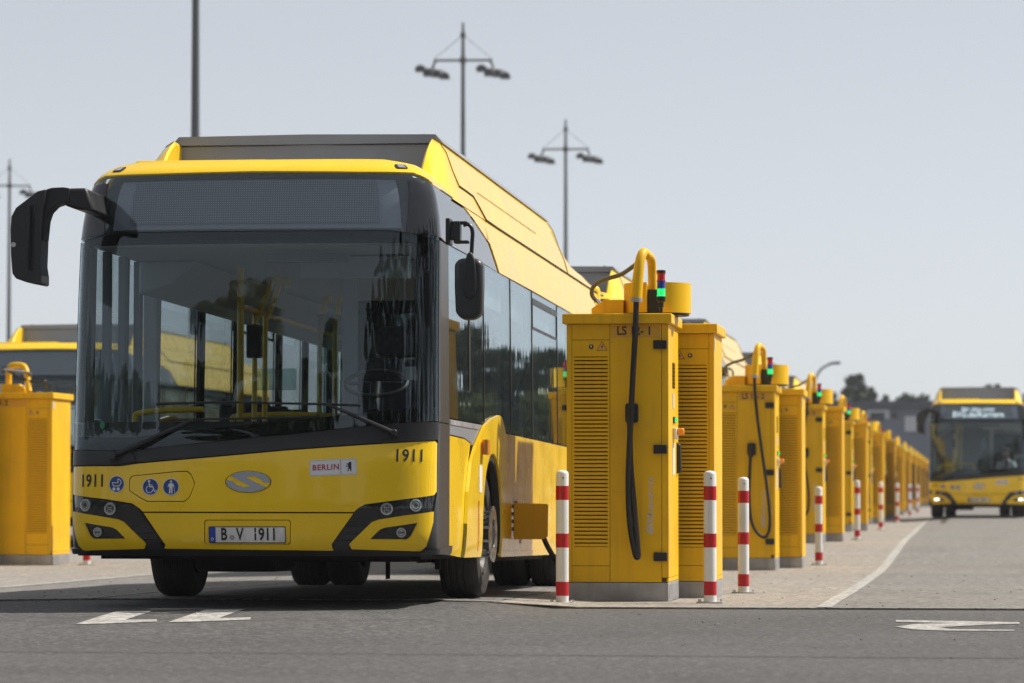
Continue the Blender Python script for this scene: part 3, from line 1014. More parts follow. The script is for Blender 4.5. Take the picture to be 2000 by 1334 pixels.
    m = MB(); poly = [(-1.02, 3.362), (-.965, 3.425), (0, 3.435), (.965, 3.425), (1.02, 3.362)]
    m.prism(poly, 2.26, 9.3); m.build('housing_cover', 'grey_paint', root, sharp=20)
    for bx in (-.85, 0., .85):
        m = MB(); m.cyl((bx, 2.45, 3.42), (bx, 2.45, 3.448), .012, .006, 8); m.build('lifting_eye', 'satin_black', root)
    # side fairings
    def fairing(sg):
        prof = [(1.208, 0.0), (1.176, .12), (1.118, .26), (1.068, .40), (1.022, .47), (.965, .505), (.95, .48), (.95, .10)]
        ys = [1.50, 1.60, 1.72, 1.84, 1.97, 2.1, 2.3, 2.9, 4, 5.2, 6.4, 7.6, 8.6, 9.2, 9.6, 10.1, 10.4, 11.2, 11.9]
        hs_ = [.28, .44, .62, .78, .91, 1.0, 1.0, 1, 1, 1, 1, 1, 1, 1., .80, .55, .47, .42, .40]
        V, Fc = [], []
        for y, h in zip(ys, hs_):
            for (x, z) in prof:
                zz = 2.87 + z * h
                xx = x
                if h < 1: xx = max(x, .95)
                V.append((sg * xx, y, zz))
        n = len(prof)
        for j in range(len(ys) - 1):
            for i in range(n - 1):
                f = (j * n + i, j * n + i + 1, (j + 1) * n + i + 1, (j + 1) * n + i)
                Fc.append(f if sg < 0 else tuple(reversed(f)))
        Fc.append(tuple(range(n)) if sg > 0 else tuple(reversed(range(n))))
        cut = [i for i in range(len(ys))]
        return V, Fc
    for sg in (1, -1):
        V, Fc = fairing(sg)
        o = link_mesh('roof_fairing', V, Fc, Y, root, 30)
        # joint between fairing panels
        m = MB()
        for yj in (2.1, 9.2):
            prof = ([(1.210, 2.875), (1.178, 2.99)] if yj > 5 else [(1.168, 3.02)]) + [(1.120, 3.13), (1.070, 3.27), (1.024, 3.34), (.967, 3.375)]
            m.tube([(sg * x, yj, z) for x, z in prof], .0035, 5)
        m.tube([(sg * 1.168, 2.1, 3.02), (sg * 1.168, 2.4, 3.02), (sg * 1.169, 2.85, 3.015), (sg * 1.190, 3.08, 2.945), (sg * 1.210, 3.3, 2.874), (sg * 1.210, 4.0, 2.870), (sg * 1.210, 11.9, 2.870)], .008, 5)
        m.tube([(sg * 1.143, 3.3, 3.085), (sg * 1.143, 7.2, 3.085)], .0022, 5)
        m.build('panel_joint', 'ink_black', root)
    # --- sides
    for sg in (1, -1):
        def S(name, pts, mat, off=0., thick=.02, holes=(), du=.12, dz=.12):
            lo = [[(sg * UY(y) if y >= BD else sg * UX(BW), z) for y, z in pts]] + [[(sg * UY(y), z) for y, z in h] for h in holes]
            return plate(name, lo, B, mat, root, thick, du, dz, 28, off)
        ySf = uS - U0 + BD
        SU = lambda u, z: (sg * u, z)
        # cantrail
        pc_ = [(uS - .02, zc[0][1] + .008)] + [fz(862, 371), fz(900, 397), fz(940, 426), fz(957, 478), fz(975, 533)]
        ylast = pc_[-1]
        pc_ += [(UY(6), 2.50), (UY(11.9), 2.49), (UY(11.9), 2.86), (UY(6), 2.865), (UY(3.35), 2.865), (UY(2.9), 3.02), (UY(1.2), 3.025), (uS + .2, 3.022), (uS - .10, 3.01)]
        plate('roof_edge_panel', [[SU(u, z) for u, z in pc_]], B, Y, root, .02, .12, .08, 30, .004)
        # dark panel above the cab window
        up = [(uS, fz(862, 371)[1] - .008)] + [fz(900, 399), fz(939, 429), fz(955, 480), fz(972, 531)] + [fz(945, 514), fz(905, 492), fz(880, 479)]
        up[0] = (uS, fz(866, 376)[1])
        up.append((uS, up[-1][1] + .004))
        plate('cab_window_header', [[SU(u, z) for u, z in up]], B, 'gloss_black', root, .02, .08, .08, 28, -.002)
        # glazing
        zbelt = 1.27
        edges = [uS] + [fz(944.5, 700)[0], fz(997, 700)[0], fz(1039, 700)[0], fz(1088, 700)[0]]
        yl = edges[-1]
        while yl < UY(10.9):
            yl += 1.33; edges.append(min(yl, UY(11.2)))
        head = [fz(880, 480), fz(905, 493), fz(945, 515), fz(975, 533)]
        def ztop(u):
            if u <= head[0][0]: return head[0][1]
            xs_ = [h[0] for h in head] + [UY(11.9)]; zs_ = [h[1] - .006 for h in head] + [2.485]
            return float(np.interp(u, xs_, zs_))
        arch_top = [(UY(2.62), 1.285), (UY(3.0), 1.345), (UY(3.45), 1.385), (UY(3.62), 1.375), (UY(3.85), 1.265)]
        def zbot(u):
            return float(np.interp(u, [UY(.3)] + [a[0] for a in arch_top] + [UY(11.9)], [zbelt + .005] + [a[1] for a in arch_top] + [1.26])) + .008
        for i in range(len(edges) - 1):
            a, b_ = edges[i] + .006, edges[i + 1] - .006
            us = [a + (b_ - a) * k / 8 for k in range(9)]
            poly = [(sg * u, zbot(u)) for u in us] + [(sg * u, ztop(u)) for u in reversed(us)]
            wn_ = plate('side_window', [poly], B, 'side_glass', root, .006, .15, .15, 60, 0.)
            if i == 3:   # hinged top light
                zm = fz(1066, 655)[1]
                loop_o = [(sg * (a + .02), zm), (sg * (b_ - .02), zm), (sg * (b_ - .02), ztop(b_) - .05), (sg * (a + .02), ztop(a) - .05)]
                loop_i = [(sg * (a + .045), zm + .02), (sg * (b_ - .045), zm + .02), (sg * (b_ - .045), ztop(b_) - .10), (sg * (a + .045), ztop(a) - .10)]
                plate('window_frame', [loop_o, loop_i], B, 'satin_black', wn_, .01, None, None, 28, .006)
        # pillars inside the glazing line
        for i, e in enumerate(edges[1:]):
            plate('window_pillar', [[(sg * (e - .045), zbot(e)), (sg * (e + .045), zbot(e)), (sg * (e + .045), ztop(e)), (sg * (e - .045), ztop(e))]], B, 'interior_dark', root, .05, None, .3, 28, -.02)
        for e in edges[1:-1]:
            plate('window_seal', [[(sg * (e - .014), zbot(e)), (sg * (e + .014), zbot(e)), (sg * (e + .014), ztop(e)), (sg * (e - .014), ztop(e))]], B, 'ink_black', root, .006, None, .3, 28, .004)
        if True:
            e = edges[0] + (edges[1] - edges[0]) * .52
            m = fz(917, 735)[0]
            plate('window_pillar', [[(sg * (m - .04), fz(917, 763)[1]), (sg * (m + .04), fz(917, 763)[1]), (sg * (m + .04), ztop(m)), (sg * (m - .04), ztop(m))]], B, 'satin_black', root, .012, None, .3, 28, .004)
        # bands over and under the glazing
        ub = [(UY(3.9), 2.44), (UY(11.9), 2.44), (UY(11.9), 2.50), (UY(3.9), 2.51)]
        plate('window_header', [[SU(u, z) for u, z in ub]], B, 'interior_dark', root, .03, .5, None, 28, -.02)
        # flank panel in front of the wheel
        flank = [(ySf + .03, 1.16), (ySf + .03, .42), (ySf + .12, .33), (1.50, .31), (1.56, .55), (1.64, .78), (1.80, 1.0), (1.93, 1.13), (1.60, 1.155)]
        S('flank_panel', flank, Y, 0.)
        S('belt_panel', [(ySf + .03, 1.275), (ySf + .03, 1.17), (1.60, 1.165), (1.94, 1.14), (2.05, 1.12), (2.58, 1.285)], 'grey_paint', -.001)
        S('belt_highlight', [(ySf + .05, 1.272), (ySf + .05, 1.238), (2.40, 1.245), (2.56, 1.28)], 'galvanised', .004, .006)  # pale metal strip put in for the bright highlight along the belt
        # wheel arch panel
        ac, az, ar = FRONT_AXLE + .06, .50, .585
        arch = [(1.54, .31), (1.60, .55), (1.68, .78), (1.84, 1.0), (2.10, 1.12), (2.62, 1.285), (3.0, 1.345), (3.45, 1.385), (3.62, 1.375), (3.84, 1.262), (3.78, 1.12), (3.74, .31)]
        hole = arc_pts(ac, az, ar, 180, 0, 22)
        a0 = [(ac + ar, .31)] + list(reversed(hole)) + [(ac - ar, .31)]
        S('wheel_arch_panel', arch + a0, Y, .022, .05)
        hole2 = arc_pts(ac, az, ar - .01, 180, 0, 22); hole3 = arc_pts(ac, az, ar - .055, 180, 0, 22)
        S('arch_trim', [(ac - ar + .01, .33)] + hole2 + [(ac + ar - .01, .33), (ac + ar - .055, .33)] + list(reversed(hole3)) + [(ac - ar + .055, .33)], 'rubber', .006, .10)
        # skirt panels behind the wheel
        ra, rr = REAR_AXLE, .585
        cutsy = [3.755, 4.28, 5.75, 7.3]
        for i in range(3):
            flap = []
            if i == 1:
                flap = [[(4.5, .46), (4.78, .46), (4.78, .74), (4.5, .74)]]
            S('skirt_panel', [(cutsy[i] + .003, .30), (cutsy[i + 1] - .003, .30), (cutsy[i + 1] - .003, 1.258), (cutsy[i] + .003, 1.26)], Y, 0.0, .02, holes=flap)
        rear = [(7.304, .30), (ra - rr, .30)] + arc_pts(ra, .5, rr, 180, 0, 20) + [(ra + rr, .30), (11.9, .34), (11.9, 1.255), (7.304, 1.258)]
        S('skirt_panel', rear, Y, 0.)
        S('skirt_flange', [(3.76, .30), (7.9, .30), (7.9, .345), (3.76, .345)], Y, .012, .015)
        # small side things: amber repeater, sticker, reflector
        mk = S('side_marker', [(2.33, 1.06), (2.47, 1.06), (2.47, 1.17), (2.33, 1.17)], 'amber', .075, .04)
        if sg > 0:
            st = S('sticker', [(2.25, .78), (2.41, .78), (2.41, .98), (2.25, .98)], 'white_plastic', .0245, .001)
            S('reflector', [(4.95, .40), (5.04, .40), (5.04, .44), (4.95, .44)], 'red_band', .004, .003)
            S('amber_reflector', [(2.20, .36), (2.27, .36), (2.27, .72), (2.20, .72)], 'amber', .025, .002)
            # open charging flap
            m = MB(); m.add(*_flap()); fl = m.build('charging_flap', 'cabinet_yellow', root, bevel=.003)
            m = MB(); m.box(1.20, 1.262, 4.49, 4.79, .45, .75); m.build('charging_socket_box', 'satin_black', root)
            m = MB()
            for hz in (.50, .56, .62, .68): m.box(1.270, 1.285, 4.455, 4.475, hz, hz + .03)
            m.build('flap_hinge', 'satin_black', root)
    # rear wall
    m = MB(); m.box(-1.24, 1.24, 11.88, 12.0, .35, 2.95); m.build('rear_wall', Y, root, bevel=.08, seg=3)
    # underbody
    m = MB(); m.box(-1.12, 1.12, .5, 2.25, .30, .40); m.box(-1.12, 1.12, 3.85, 7.9, .26, .40); m.box(-.78, .78, 2.25, 3.85, .27, .40); m.box(-.5, .5, 7.9, 9.6, .30, .40); m.box(-1.12, 1.12, 9.6, 11.85, .30, .40)
    m.build('underbody', 'under_black', root)
    m = MB(); m.box(-.70, -.12, 1.7, 2.6, .20, .33); m.build('air_tank', 'under_black', root, bevel=.03)
    m = MB(); m.cyl((-1.0, FRONT_AXLE, TYRE_R - .05), (1.0, FRONT_AXLE, TYRE_R - .05), .07); m.cyl((-1, REAR_AXLE, TYRE_R), (1, REAR_AXLE, TYRE_R), .10); m.build('axle', 'under_black', root)
    m = MB(); m.box(.55, .58, 2.6, 2.63, .14, .32); m.box(1.02, 1.06, 1.9, 1.93, .22, .33); m.build('mud_bracket', 'under_black', root)
    for sg in (1, -1):
        for ax in (FRONT_AXLE + .06, REAR_AXLE):
            V, Fc = [], []
            for k in range(15):
                t = math.radians(180 - 180 * k / 14)
                for xx in (sg * 1.26, sg * .80): V.append((xx, ax + .57 * math.cos(t), .5 + .57 * math.sin(t)))
            for k in range(14): Fc.append((2 * k, 2 * k + 1, 2 * k + 3, 2 * k + 2))
            n0 = len(V); V += [(sg * .80, ax - .57, .26), (sg * .80, ax + .57, .26)]
            Fc.append(tuple([n0] + [2 * k + 1 for k in range(15)] + [n0 + 1]))
            link_mesh('wheel_housing', V, Fc, 'under_black', root, 40)
    wheel(root, 1.235, FRONT_AXLE, 1); wheel(root, -1.235, FRONT_AXLE, -1)
    for sg in (1, -1):
        wheel(root, sg * 1.235, REAR_AXLE, sg); wheel(root, sg * .90, REAR_AXLE, sg, True)
    return root

def _flap():
    x0, x1, z0, z1 = 1.285, 1.555, .435, .715
    y = 4.46
    poly = [(x0, z0), (x1 - .02, z0 - .0), (x1 - .02, z0 + .015), (x1, z0 + .02), (x1 + .004, z1 - .01), (x1 - .006, z1), (x0, z1 + .008)]
    n = len(poly)
    V = [(a, y, b) for a, b in poly] + [(a, y + .012, b) for a, b in poly]
    Fc = [tuple(range(n)), tuple(reversed(range(n, 2 * n)))] + [((k + 1) % n, k, n + k, n + (k + 1) % n) for k in range(n)]
    return V, Fc

def bus_marks(root):
    """numbers, stickers and badge on the front"""
    def at(x, y): return fz(x, y)
    u, z = at(180, 940)
    text_on('fleet_number', '1911', .118, B, 'ink_black', root, u, z, .0025, xs=.86, sp=1.06)
    u, z = at(800, 891)
    text_on('fleet_number', '1911', .118, B, 'ink_black', root, u, z, .0025, xs=.86, sp=1.12)
    # berlin sticker
    q = fzs([(605, 899), (696, 895), (697, 927), (605, 930)])
    st = plate('city_sticker', [q], B, 'white_plastic', root, .001, .1, None, 28, .0022)
    c = lambda s, t: ((q[0][0] * (1 - s) + q[1][0] * s) * (1 - t) + (q[3][0] * (1 - s) + q[2][0] * s) * t, (q[0][1] * (1 - s) + q[1][1] * s) * (1 - t) + (q[3][1] * (1 - s) + q[2][1] * s) * t)
    fr_o = [c(.01, .03), c(.99, .03), c(.99, .97), c(.01, .97)]; fr_i = [c(.02, .065), c(.98, .065), c(.98, .935), c(.02, .935)]
    plate('sticker_border', [fr_o, fr_i], B, 'sticker_grey', st, .0005, .1, None, 28, .0030)
    plate('sticker_border', [[c(.66, .05), c(.668, .05), c(.668, .95), c(.66, .95)]], B, 'ink_black', st, .0005, None, None, 28, .0030)
    cu_, cz_ = c(.345, .5)
    ang = math.atan2(q[1][1] - q[0][1], q[1][0] - q[0][0])
    text_on('lettering', 'BERLIN', .054, B, 'ink_red', st, cu_, cz_, .0032, rot=ang, xs=.98, sp=1.12)
    bear = [(706, 150), (728, 155), (733, 150), (736, 138), (744, 132), (754, 136), (764, 133), (765, 150), (764, 185), (766, 215), (768, 242), (752, 242), (754, 230), (744, 212), (735, 228), (732, 241), (715, 241), (716, 236), (724, 232), (731, 198), (733, 188), (716, 192), (700, 190), (704, 182), (730, 178), (730, 170), (712, 164)]
    bp = [fz(560 + x * .165, 880 + y * .165) for x, y in bear]
    plate('bear_emblem', [bp], B, 'ink_black', st, .0005, None, None, 28, .0032)
    # oval badge
    cu2, cz2 = at(485, 941)
    rx, rz = .158, .074
    def el(sx, n=40): return [(cu2 + rx * sx * math.cos(2 * PI * k / n), cz2 + rz * sx * math.sin(2 * PI * k / n)) for k in range(n)]
    bd = plate('badge', [el(1.0)], B, 'ink_black', root, .004, None, None, 28, .004)
    plate('badge_field', [el(.965)], B, 'bus_yellow', bd, .002, None, None, 28, .0055)
    def ep(a, s=.95):
        a = math.radians(a); return (cu2 + rx * s * math.cos(a), cz2 + rz * s * math.sin(a))
    def rel(x, y): return (cu2 + rx * x, cz2 + rz * y)
    # two interlocking sweeps of the badge
    upper = [ep(a) for a in range(5, 152, 8)] + [rel(-.70, .42), rel(.38, -.78), rel(.62, -.66)]
    s1 = [ep(a) for a in range(-8, 150, 8)] + [rel(-.74, .44), rel(.22, -.62)] + [rel(.22, -.62), rel(.55, -.55), rel(-.30, .42), rel(.30, .46), rel(.62, .22), rel(.68, -.08)]
    sweep_a = [ep(a) for a in range(-10, 148, 7)] + [rel(-.55, .50), rel(-.22, .42), rel(.18, .50), rel(.5, .30), rel(.66, -.02)]
    sweep_b = [(2 * cu2 - a, 2 * cz2 - b) for a, b in sweep_a]
    bar = [rel(-.78, .50), rel(-.40, .68), rel(.78, -.50), rel(.40, -.68)]
    for nm, pl, of in (('badge_sweep', sweep_a, .0075), ('badge_sweep', sweep_b, .0075), ('badge_sweep', bar, .0080)):
        plate(nm, [pl], B, 'badge_silver', bd, .002, None, None, 28, of)
    # round blue pictograms
    def disc(x, y, r=.058):
        u, z = at(x, y)
        d = plate('pictogram', [circle2(u, z, r, 32)], B, 'white_plastic', root, .001, None, None, 28, .0026)
        plate('disc', [circle2(u, z, r * .92, 32)], B, 'sign_blue', d, .0005, None, None, 28, .0031)
        def W(pts, cl=True): plate('figure', [[(u + a * r, z + b * r) for a, b in pts]], B, 'white_plastic', d, .0005, None, None, 28, .0036)
        def ringp(cx, cz, ro, ri, a0=0, a1=360, n=20):
            o = [(cx + ro * math.cos(math.radians(a0 + (a1 - a0) * k / n)), cz + ro * math.sin(math.radians(a0 + (a1 - a0) * k / n))) for k in range(n + 1)]
            i = [(cx + ri * math.cos(math.radians(a0 + (a1 - a0) * k / n)), cz + ri * math.sin(math.radians(a0 + (a1 - a0) * k / n))) for k in range(n, -1, -1)]
            if a1 - a0 >= 359: i[-1] = (i[-1][0], i[-1][1] + .004); o[-1] = (o[-1][0], o[-1][1] - .004)
            W(o + i)
        def line(p, q, t):
            dx, dz = q[0] - p[0], q[1] - p[1]; L = math.hypot(dx, dz); nx, nz = -dz / L * t / 2, dx / L * t / 2
            W([(p[0] + nx, p[1] + nz), (p[0] - nx, p[1] - nz), (q[0] - nx, q[1] - nz), (q[0] + nx, q[1] + nz)])
        return W, ringp, line
    W, R_, L_ = disc(228, 945.5)
    R_(-.32, -.58, .20, .12); R_(.22, -.58, .20, .12)
    L_((-.55, .16), (.22, .16), .10); L_((-.55, .2), (-.42, -.2), .10); L_((-.42, -.22), (.3, -.22), .10); L_((.3, -.24), (.58, .1), .10)
    L_((.2, .16), (.14, .62), .10); R_(.14, .16, .48, .38, -10, 90, 10)
    W, R_, L_ = disc(294, 951)
    W(circle2(-.18, .66, .15, 16)); L_((-.17, .5), (-.14, .05), .13); L_((-.14, .22), (.25, .2), .10); L_((-.14, .03), (.30, -.01), .13); L_((.30, .02), (.52, -.55), .12); L_((.5, -.55), (.74, -.44), .10)
    R_(-.1, -.28, .46, .36, 118, 355, 22)
    W, R_, L_ = disc(334, 951)
    W(circle2(0, .62, .14, 16)); W([(-.22, .42), (.22, .42), (.20, -.12), (-.20, -.12)]); L_((-.2, .38), (-.36, 0), .11); L_((.2, .38), (.36, -.02), .11)
    L_((-.1, -.1), (-.15, -.78), .16); L_((.1, -.1), (.13, -.78), .16); L_((.38, -.02), (.5, -.74), .05)
    # eco sticker in the corner of the windscreen
    u, z = fz(200, 830)
    plate('green_sticker', [circle2(u, z, .028, 20, .7)], B, 'eco_green', root, .0008, None, None, 28, .0015)

def bus_fittings(root):
    # wipers
    def W(x, y, off): return Vector(B(*fz(x, y), off))
    m = MB(); m.tube([W(768, 846, .04), W(700, 815, .045), W(640, 791, .04)], [.016, .012, .009], 8); w1 = m.build('wiper', 'satin_black', root)
    m = MB(); m.tube([W(x, y, .018) for x, y in ((306, 790), (380, 787), (460, 786), (543, 788), (640, 790), (704, 792))], .009, 6); m.build('wiper_blade', 'rubber', w1)
    m = MB(); m.cyl(W(768, 846, .0), W(768, 846, .06), .028, .022, 14); m.build('wiper_hub', 'satin_black', w1, bevel=.004)
    q = fzs([(745, 858), (752, 837), (788, 833), (780, 852)])
    plate('wiper_mount', [q], B, 'satin_black', root, .01, None, None, 28, .016)
    m = MB(); m.tube([W(224, 893, .04), W(300, 858, .05), W(378, 821, .04)], [.018, .013, .010], 8); w2 = m.build('wiper', 'satin_black', root)
    m = MB(); m.tube([W(x, y, .018) for x, y in ((332, 821), (400, 819), (480, 818), (560, 816), (625, 814))], .009, 6); m.build('wiper_blade', 'rubber', w2)
    m = MB(); m.cyl(W(226, 893, .0), W(226, 893, .07), .040, .030, 14); m.build('wiper_hub', 'satin_black', w2, bevel=.004)
    q = fzs([(218, 884), (256, 881), (268, 901), (228, 908)])
    plate('wiper_mount', [q], B, 'satin_black', root, .012, None, None, 28, .02)
    # kerb-side mirror: long curved arm with hanging housing
    yl = -.16
    def q2(pts): return [(bl(x, y, yl).x, bl(x, y, yl).z) for x, y in pts]
    body = q2([(63, 389), (80, 376), (96, 372), (94, 395), (90, 420), (87, 470), (85, 520), (88, 540), (88, 556), (84, 558), (58, 553), (38, 546), (31, 536), (28, 500), (27, 450), (29, 425), (38, 408)])
    m = MB(); m.prism(body, yl - .10, yl + .12); ml = m.build('mirror', 'pillar_grey', root, bevel=.03, seg=3)
    arm = q2([(80, 376), (105, 368), (128, 367), (140, 369), (140, 396), (128, 398), (112, 403), (100, 415), (94, 432), (90, 470), (86, 470), (84, 420)])
    m = MB(); m.prism(arm, yl - .06, yl + .08); m.build('mirror_arm', 'satin_black', ml, bevel=.02, seg=3)
    c = q2([(128, 369), (172, 368), (186, 414), (150, 409), (128, 402)])
    m = MB(); m.prism(c, yl - .05, yl + .50); m.build('mirror_bracket', 'satin_black', ml, bevel=.02)
    st = q2([(64, 402), (76, 400), (72, 530), (62, 530)])
    m = MB(); m.prism(st, yl - .112, yl - .09); m.build('mirror_inset', 'gloss_black', ml, bevel=.005)
    p = bl(33.5, 480, yl)
    m = MB(); m.cyl((p.x, yl - .103, p.z), (p.x, yl - .09, p.z), .017, n=16); m.build('camera_cap', 'sticker_grey', ml)
    # driver-side mirror
    yl = .18
    q = q2([(889, 520), (893, 508), (905, 505), (930, 505), (942, 509), (945, 520), (945, 560), (943, 608), (938, 620), (925, 625), (908, 625), (896, 620), (891, 608), (889, 560)])
    m = MB(); m.prism(q, yl - .06, yl + .08); mr_ = m.build('mirror', 'pillar_grey', root, bevel=.035, seg=4)
    sp = q2([(917, 494), (924, 494), (930, 510), (933, 540), (933, 565), (930, 580), (921, 587), (912, 582), (907, 568), (908, 540), (911, 510)])
    m = MB(); m.prism(sp, yl - .085, yl - .03); m.build('mirror_boss', 'satin_black', mr_, bevel=.02, seg=3)
    m = MB()
    tp = [bl(x, y, yl - .02) for x, y in ((905, 440), (913, 438), (920, 443), (923, 455), (922, 475), (921, 495))]
    m.tube(smooth_path(tp, 5), .014, 10); m.build('mirror_arm', 'satin_black', mr_)
    a, b_ = bl(888, 433, yl), bl(914, 476, yl)
    m = MB(); m.box(a.x, a.x + .045, yl - .06, yl + .03, b_.z, a.z); m.box(a.x, b_.x, yl - .05, yl + .02, a.z - .02, a.z); m.box(a.x, b_.x + .01, yl - .05, yl + .02, b_.z, b_.z + .02)
    m.build('mirror_hinge', 'satin_black', mr_, bevel=.006)
    a, b_ = bl(872, 427, yl), bl(888, 478, yl)
    m = MB(); m.box(a.x, a.x + .03, yl - .05, yl + .10, b_.z, a.z); m.box(a.x, b_.x + .01, yl - .03, yl + .02, b_.z + .03, a.z - .02); m.build('mirror_bracket', 'satin_black', mr_, bevel=.006)

def bus_interior(root):
    m = MB(); m.box(-1.2, 1.2, .6, 11.8, .40, .44); m.build('cabin_floor', 'interior_dark', root)
    m = MB(); m.box(-1.20, 1.20, .55, 11.8, 2.47, 2.50); m.build('cabin_ceiling', 'interior_light', root)
    m = MB(); m.box(-1.2, 1.2, 11.55, 11.6, .44, 2.47); m.build('cabin_rear_wall', 'interior_grey', root)
    for sg in (1, -1):
        m = MB(); m.prism([(sg * 1.16, 2.47), (sg * .72, 2.47), (sg * .9, 2.30), (sg * 1.16, 2.22)], 1.8, 11.5); m.build('ceiling_duct', 'interior_light', root, bevel=.02)
        m = MB(); m.box(sg * 1.215 - .015, sg * 1.215 + .015, 3.9, 11.5, .44, 1.27); m.build('wall_lining', 'interior_grey', root)
    # dashboard
    m = MB(); m.prism([(.52, .44), (.52, 1.10), (.62, 1.22), (.95, 1.20), (1.02, .95), (1.02, .44)], .05, 1.08, 'X'); m.build('dashboard', 'interior_dark', root, bevel=.03)
    m = MB(); m.prism([(.42, .44), (.42, 1.02), (.62, 1.05), (.72, .44)], -1.1, .05, 'X'); m.build('dashboard_shelf', 'interior_dark', root, bevel=.03)
    p = bl(735, 735, 1.05)
    m = MB()
    n = 28
    ring = [(p.x + .22 * math.cos(2 * PI * k / n), 1.05 + .22 * math.sin(2 * PI * k / n) * .5, p.z + .22 * math.sin(2 * PI * k / n) * .42 - .05) for k in range(n + 1)]
    m.tube(ring, .016, 8, False); m.cyl((p.x, .95, p.z - .25), (p.x, 1.05, p.z - .05), .04); m.tube([(p.x - .2, 1.05, p.z - .05), (p.x + .2, 1.05, p.z - .05)], .014)
    m.build('steering_wheel', 'satin_black', root)
    m = MB(); m.box(p.x - .24, p.x + .24, 1.75, 1.87, .9, 1.75); m.box(p.x - .24, p.x + .24, 1.35, 1.8, .8, .92); m.box(p.x - .13, p.x + .13, 1.77, 1.85, 1.76, 1.98); m.build('driver_seat', 'seat_fabric', root, bevel=.04)
    # cab partition
    m = MB(); m.box(.08, 1.18, 2.28, 2.31, .44, 1.25); m.build('cab_partition', 'interior_grey', root)
    m = MB(); m.box(.08, 1.18, 2.285, 2.30, 1.25, 2.1); m.build('partition_glass', 'cab_glass', root)
    m = MB(); m.box(.36, 1.19, 2.32, 2.35, .44, 2.2); m.build('cab_dark_sheet', 'interior_dark', root)  # dark sheet added to make the driver's cab dark behind the glass
    a = bl(684, 490, 2.2); c = bl(684, 720, 2.2)
    m = MB(); m.box(a.x - .05, a.x + .05, 2.15, 2.28, .8, 2.47); m.build('partition_post', 'interior_light', root, bevel=.01)
    m = MB(); m.box(.12, .9, 1.35, 1.5, 2.30, 2.46); m.build('destination_cabinet', 'interior_light', root, bevel=.01)
    a = bl(520, 495, .8); c = bl(677, 508, .8)
    m = MB(); m.box(a.x, c.x, .8, .9, c.z - .01, a.z); m.build('air_vent', 'interior_grey', root)
    # front door area (kerb side): door posts with glass
    for y in (.95, 1.45, 1.95):
        m = MB(); m.box(-1.22, -1.17, y - .045, y + .045, .44, 2.47); m.build('door_post', 'interior_grey', root)
    # inner pillar near the door
    a = bl(295, 600, 2.35)
    m = MB(); m.box(a.x - .05, a.x + .06, 2.3, 2.42, .44, 2.47); m.build('partition_post', 'interior_light', root, bevel=.01)
    m = MB(); m.box(-1.15, a.x, 2.34, 2.36, .44, 1.22); m.build('door_screen', 'interior_grey', root)
    # yellow grab rails
    def rail(pts, r=.021, nm='grab_rail'): m = MB(); m.tube(smooth_path(pts, 5), r, 10); return m.build(nm, 'rail_yellow', root)
    p = bl(470, 600, 2.6)
    rail([(p.x, 2.6, .44), (p.x, 2.6, 1.6), (p.x, 2.6, 2.47)], .026)
    rail([(p.x, 2.6, 1.12), (p.x + .25, 2.6, 1.12), (p.x + .30, 2.6, 1.0)])
    for (x1, x2, yd) in ((498, 540, 3.6), (518, 556, 3.8), (625, 640, 6.0), (655, 664, 6.2)):
        a = bl(x1, 650, yd); b_ = bl(x2, 560, yd)
        rail([(a.x, yd, .5), (a.x, yd, a.z), (a.x + .02, yd, a.z + .12), (b_.x, yd, b_.z + .1), (b_.x + .02, yd, 2.40)])
    a = bl(500, 670, 3.6)
    m = MB(); m.box(a.x - .06, a.x + .06, 3.50, 3.58, a.z - .12, a.z + .14); m.build('ticket_validator', 'satin_black', root, bevel=.015)
    for yd, z in ((4.5, 1.42), (7.2, 1.42)):
        rail([(-1.0, yd, .9), (-1.0, yd, z - .08), (-.9, yd, z), (-.2, yd, z), (-.1, yd, z - .08), (-.1, yd, .9)])
    a = bl(195, 850, 1.1); 
    rail([(-1.05, 1.2, .8), (-1.05, 1.2, 1.25), (-.98, 1.2, 1.34), (-.55, 1.2, 1.36)])
    for sg in (1, -1): rail([(sg * .62, 3, 2.2), (sg * .62, 6, 2.2), (sg * .62, 10, 2.2)])
    # seats
    def seat(x, y):
        m = MB(); m.box(x - .21, x + .21, y, y + .42, .80, .88); m.prism([(y + .36, .84), (y + .44, .84), (y + .54, 1.52), (y + .48, 1.54)], x - .21, x + .21, 'X'); m.build('seat', 'seat_fabric', root, bevel=.03)
    for y in (4.2, 5.0, 5.8, 6.9, 7.9, 9.0, 10.0):
        for x in ((-.93, -.48) if y > 6.5 else (-.93,)) : seat(x, y)
        for x in ((.93, .48) if y > 5.5 else (.93,)): seat(x, y)
    # coloured driver's papers and sign on the dash
    a = bl(530, 735, 1.2); b_ = bl(565, 765, 1.2)
    m = MB(); m.box(bl(500, 760, 1.2).x, bl(578, 760, 1.2).x, 1.2, 1.22, bl(500, 762, 1.2).z, bl(500, 720, 1.2).z); m.build('cab_door_glass', 'cab_glass', root)
    m = MB(); m.box(bl(790, 740, .9).x, bl(846, 740, .9).x, .9, .92, bl(790, 742, .9).z, bl(790, 716, .9).z); m.build('paper_sheet', 'interior_light', root)

bus1 = build_bus()
bus_marks(bus1)
bus_fittings(bus1)
bus_interior(bus1)

